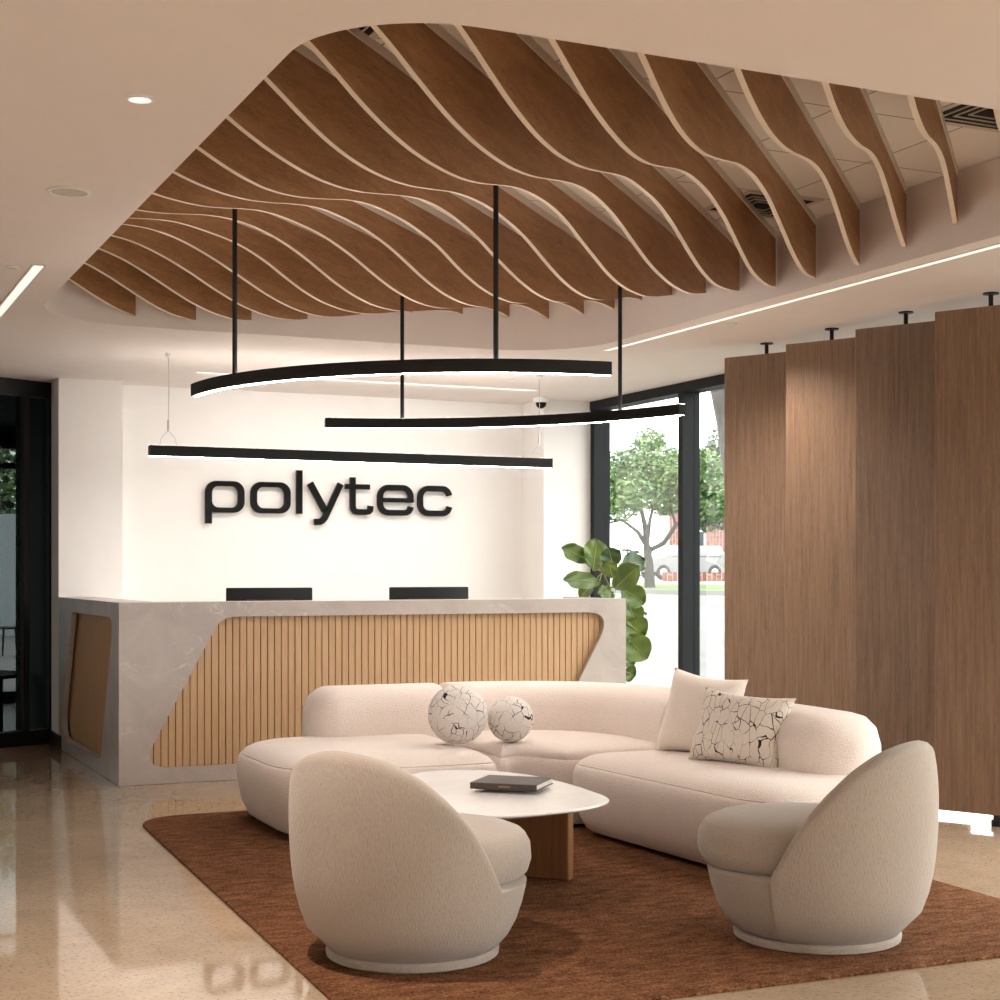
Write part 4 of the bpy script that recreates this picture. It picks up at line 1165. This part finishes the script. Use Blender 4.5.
blob_tree('street_tree', 'green spreading street tree with forked grey trunk seen through the window', (25.98, 44.74, 0.7), [([(25.98, 44.74, 0.7), (25.95, 44.75, 1.49), (25.89, 44.78, 2.12)], [0.198, 0.145, 0.132]), ([(25.89, 44.78, 2.12), (25.62, 44.91, 2.58), (24.9, 44.69, 2.96), (24.24, 44.44, 2.84)], [0.099, 0.066, 0.046, 0.026]), ([(25.89, 44.78, 2.12), (25.83, 44.81, 2.81), (25.93, 45.31, 3.49), (25.88, 45.89, 4.35)], [0.106, 0.086, 0.066, 0.033]), ([(25.89, 44.78, 2.12), (25.98, 44.74, 2.97), (26.13, 44.67, 3.63), (26.22, 44.63, 4.62)], [0.079, 0.059, 0.046, 0.020]), ([(25.98, 44.74, 1.98), (26.4, 44.55, 2.21), (26.76, 44.38, 2.81), (27.48, 44.05, 3.3), (27.93, 43.84, 3.8)], [0.086, 0.079, 0.073, 0.059, 0.033]), ([(26.76, 44.38, 2.81), (26.58, 44.46, 3.47), (26.64, 44.44, 4.29)], [0.053, 0.040, 0.020])], [(25.98, 44.74, 4.89, 1.05, 0.72), (25.43, 45.43, 4.65, 1.0, 0.72), (26.49, 44.18, 4.54, 1.0, 0.72), (24.6, 45.37, 3.9, 0.95, 0.72), (25.38, 44.35, 3.87, 0.9, 0.72), (26.69, 44.97, 3.72, 0.8, 0.72), (27.34, 44.45, 4.15, 1.0, 0.72), (27.84, 43.89, 3.63, 0.9, 0.72), (24.73, 44.65, 3.44, 0.75, 0.72), (28.7, 43.82, 3.98, 1.0, 0.72), (26.08, 44.91, 5.63, 0.55, 0.72), (27.91, 44.74, 4.84, 0.8, 0.72), (24.17, 45.9, 3.48, 0.9, 0.72)], 15000, .085, M['crown'], 3)
blob_tree('street_tree', 'darker street tree showing in the window pane beside the timber panels', (32.13, 49.07, 0.75), [([(32.13, 49.07, 0.75), (32.07, 49.1, 2.26), (31.9, 49.18, 3.19)], [0.25, 0.2, 0.15])], [(31.22, 49.49, 5.05, 1.2, 0.75), (31.8, 49.22, 4.3, 1.3, 0.75), (32.47, 48.91, 4.67, 1.4, 0.75), (31.36, 49.43, 3.37, 0.9, 0.75), (32.13, 49.07, 5.97, 1.1, 0.75)], 7000, .10, M['crown2'], 5)
blob_tree('street_tree', 'leaning grey tree trunk at the upper edge of the timber panels', (13.6, 20.16, 0.11), [([(13.6, 20.16, 0.11), (13.42, 20.25, 1.46), (13.3, 20.3, 2.54), (13.19, 20.36, 3.46), (13.06, 20.41, 4.15), (12.81, 20.53, 5.46)], [.26, .20, .16, .145, .135, .12])], [(13.65, 20.14, 5.46, 1.2, 0.7), (12.81, 20.53, 5.77, 1.1, 0.7)], 2500, .06, M['crown2'], 8)
blob_tree('yard_tree', 'green tree over the yard wall glimpsed at the far left', (1.2, 35.0, -0.1), [([(4.4, 35.5, -0.1), (4.4, 35.5, 3)], [0.2, 0.12])], [(3.3, 35.2, 3.2, 1.2, 0.8), (4.6, 35.2, 3.5, 1.3, 0.8), (5.4, 35.2, 2.9, 1.1, 0.8), (4.2, 35.2, 4.4, 1.2, 0.8), (2.2, 35.2, 3.8, 1.2, 0.8)], 6000, .09, M['crown'], 9)

# white utility vehicle beyond the verge
ut = thing('parked_vehicle', 'white four wheel drive vehicle parked across the street behind the tree', 'vehicle', (41.81, 68.84, gz(41.81)), -0.080)
def xsec(x, w, z0, z1, tw=None):
    tw = w if tw is None else tw
    return [Vector((x, -w, z0)), Vector((x, -w * 1.02, (z0 + z1) / 2)), Vector((x, -tw, z1)), Vector((x, tw, z1)), Vector((x, w * 1.02, (z0 + z1) / 2)), Vector((x, w, z0))]
bd = MB().loft([xsec(-2.3, .80, .55, .95), xsec(-2.2, .90, .40, 1.10), xsec(-.9, .92, .38, 1.14), xsec(2.1, .92, .38, 1.12), xsec(2.3, .85, .48, 1.05)])
obj('body', bd, M['carpaint'], ut, local=True, angle=40)
cb = MB().loft([xsec(-1.35, .86, 1.10, 1.13, .84), xsec(-.75, .86, 1.10, 1.74, .70), xsec(1.9, .86, 1.10, 1.74, .70), xsec(2.25, .84, 1.05, 1.12, .80)])
obj('cabin', cb, M['carpaint'], ut, local=True, angle=40)
for a, c, s in ((-.75, .1, 1), (.22, 1.05, 1), (1.17, 1.85, 1), (-.75, .1, -1), (.22, 1.05, -1), (1.17, 1.85, -1)):
    obj('side_window', MB().loft([[Vector((a - (.22 if a < -.5 else 0), s * .875, 1.17)), Vector((c, s * .875, 1.17)), Vector((c, s * .755, 1.62)), Vector((a, s * .755, 1.62))],
                             [Vector((a - (.22 if a < -.5 else 0), s * .845, 1.17)), Vector((c, s * .845, 1.17)), Vector((c, s * .725, 1.62)), Vector((a, s * .725, 1.62))]]), M['carglass'], ut, local=True)
for x in (-1.45, 1.45):
    for s in (-1, 1):
        wh = MB().lathe([(.18, -.1), (.37, -.1), (.38, 0), (.37, .1), (.18, .1)], 24)
        wh.v = [Vector((v.x + x, v.z + s * .84, v.y + .38)) for v in wh.v]
        wo = obj('wheel', wh, M['tyre'], ut, local=True)
        hb_ = MB().lathe([(.20, -.105), (.18, -.11), (.02, -.108), (.02, .108), (.18, .11), (.20, .105)], 20)
        hb_.v = [Vector((v.x + x, v.z + s * .84, v.y + .38)) for v in hb_.v]
        obj('hub', hb_, M['steel'], wo, local=True)

bm2 = Matrix.Translation((55.4, 84.6, .9)) @ Matrix.Rotation(-0.430, 4, 'Z')
bg = thing('brick_building', 'red brick building with white windows across the street', 'building', (55.4, 84.6, .9), -0.430)
obj('wall', MB().box(-4.2, 9, 0, 7, 0, 4.3), M['brick'], bg, local=True)
obj('roof', MB().loft([[Vector((-4.5, -.3, 4.3)), Vector((9.3, -.3, 4.3)), Vector((9.3, 7.3, 4.3)), Vector((-4.5, 7.3, 4.3))], [Vector((-3, 2.5, 5.6)), Vector((8, 2.5, 5.6)), Vector((8, 4.5, 5.6)), Vector((-3, 4.5, 5.6))]]), M['kerb'], bg, local=True)
for x in (-3.2, -.6, 2.0, 4.6):
    f = obj('window', MB().box(x, x + 1.3, -.06, .02, 1.2, 3.0), M['white'], bg, local=True)
    obj('pane', MB().box(x + .1, x + 1.2, -.075, -.055, 1.3, 2.9), M['carglass'], f, local=True)
fe = thing('street_fence', 'dark vertical bar fence in front of the brick building', 'fence', (46.9, 73.1, gz(46.9)), -0.430)
fb_ = MB()
for k in range(40): fb_.box(-5 + .26 * k, -4.97 + .26 * k, -.015, .015, .08, 1.5)
obj('bars', fb_, M['blackframe'], fe, local=True)
obj('rails', MB().box(-5.1, 5.3, -.02, .02, .15, .2).box(-5.1, 5.3, -.02, .02, 1.4, 1.45), M['blackframe'], fe, local=True)
for x in (-5.1, -2.5, .1, 2.7, 5.3): obj('post', MB().box(x - .05, x + .05, -.05, .05, 0, 1.65), M['blackframe'], fe, local=True)
tag(obj('garden_wall', MB().box(-1.9, 4, -.15, .15, -.1, .42, mat=Matrix.Translation((37.56, 59.78, gz(37.56))) @ Matrix.Rotation(-0.430, 4, 'Z')), M['brick'], loc=(37.56, 59.78, gz(37.56))), 'low red brick garden wall beyond the grass verge', 'wall', kind='structure')

# ------------------------------------------------------------------ daylight and view settings
w = bpy.data.worlds.new('overcast'); SC.world = w; w.use_nodes = True
bgn = w.node_tree.nodes['Background']
bgn.inputs['Color'].default_value = (1.0, 0.98, 0.955, 1)
bgn.inputs['Strength'].default_value = WORLD
SC.view_settings.view_transform = 'Standard'
SC.view_settings.look = 'None'
SC.view_settings.exposure = EXPO
SC.view_settings.gamma = 1
SC.view_settings.use_curve_mapping = False
SC.cycles.use_denoising = True
SC.cycles.max_bounces = 8
SC.cycles.diffuse_bounces = 5
SC.cycles.glossy_bounces = 4
SC.cycles.transparent_max_bounces = 12
SC.cycles.sample_clamp_indirect = 6
SC.cycles.caustics_reflective = False
SC.cycles.caustics_refractive = False
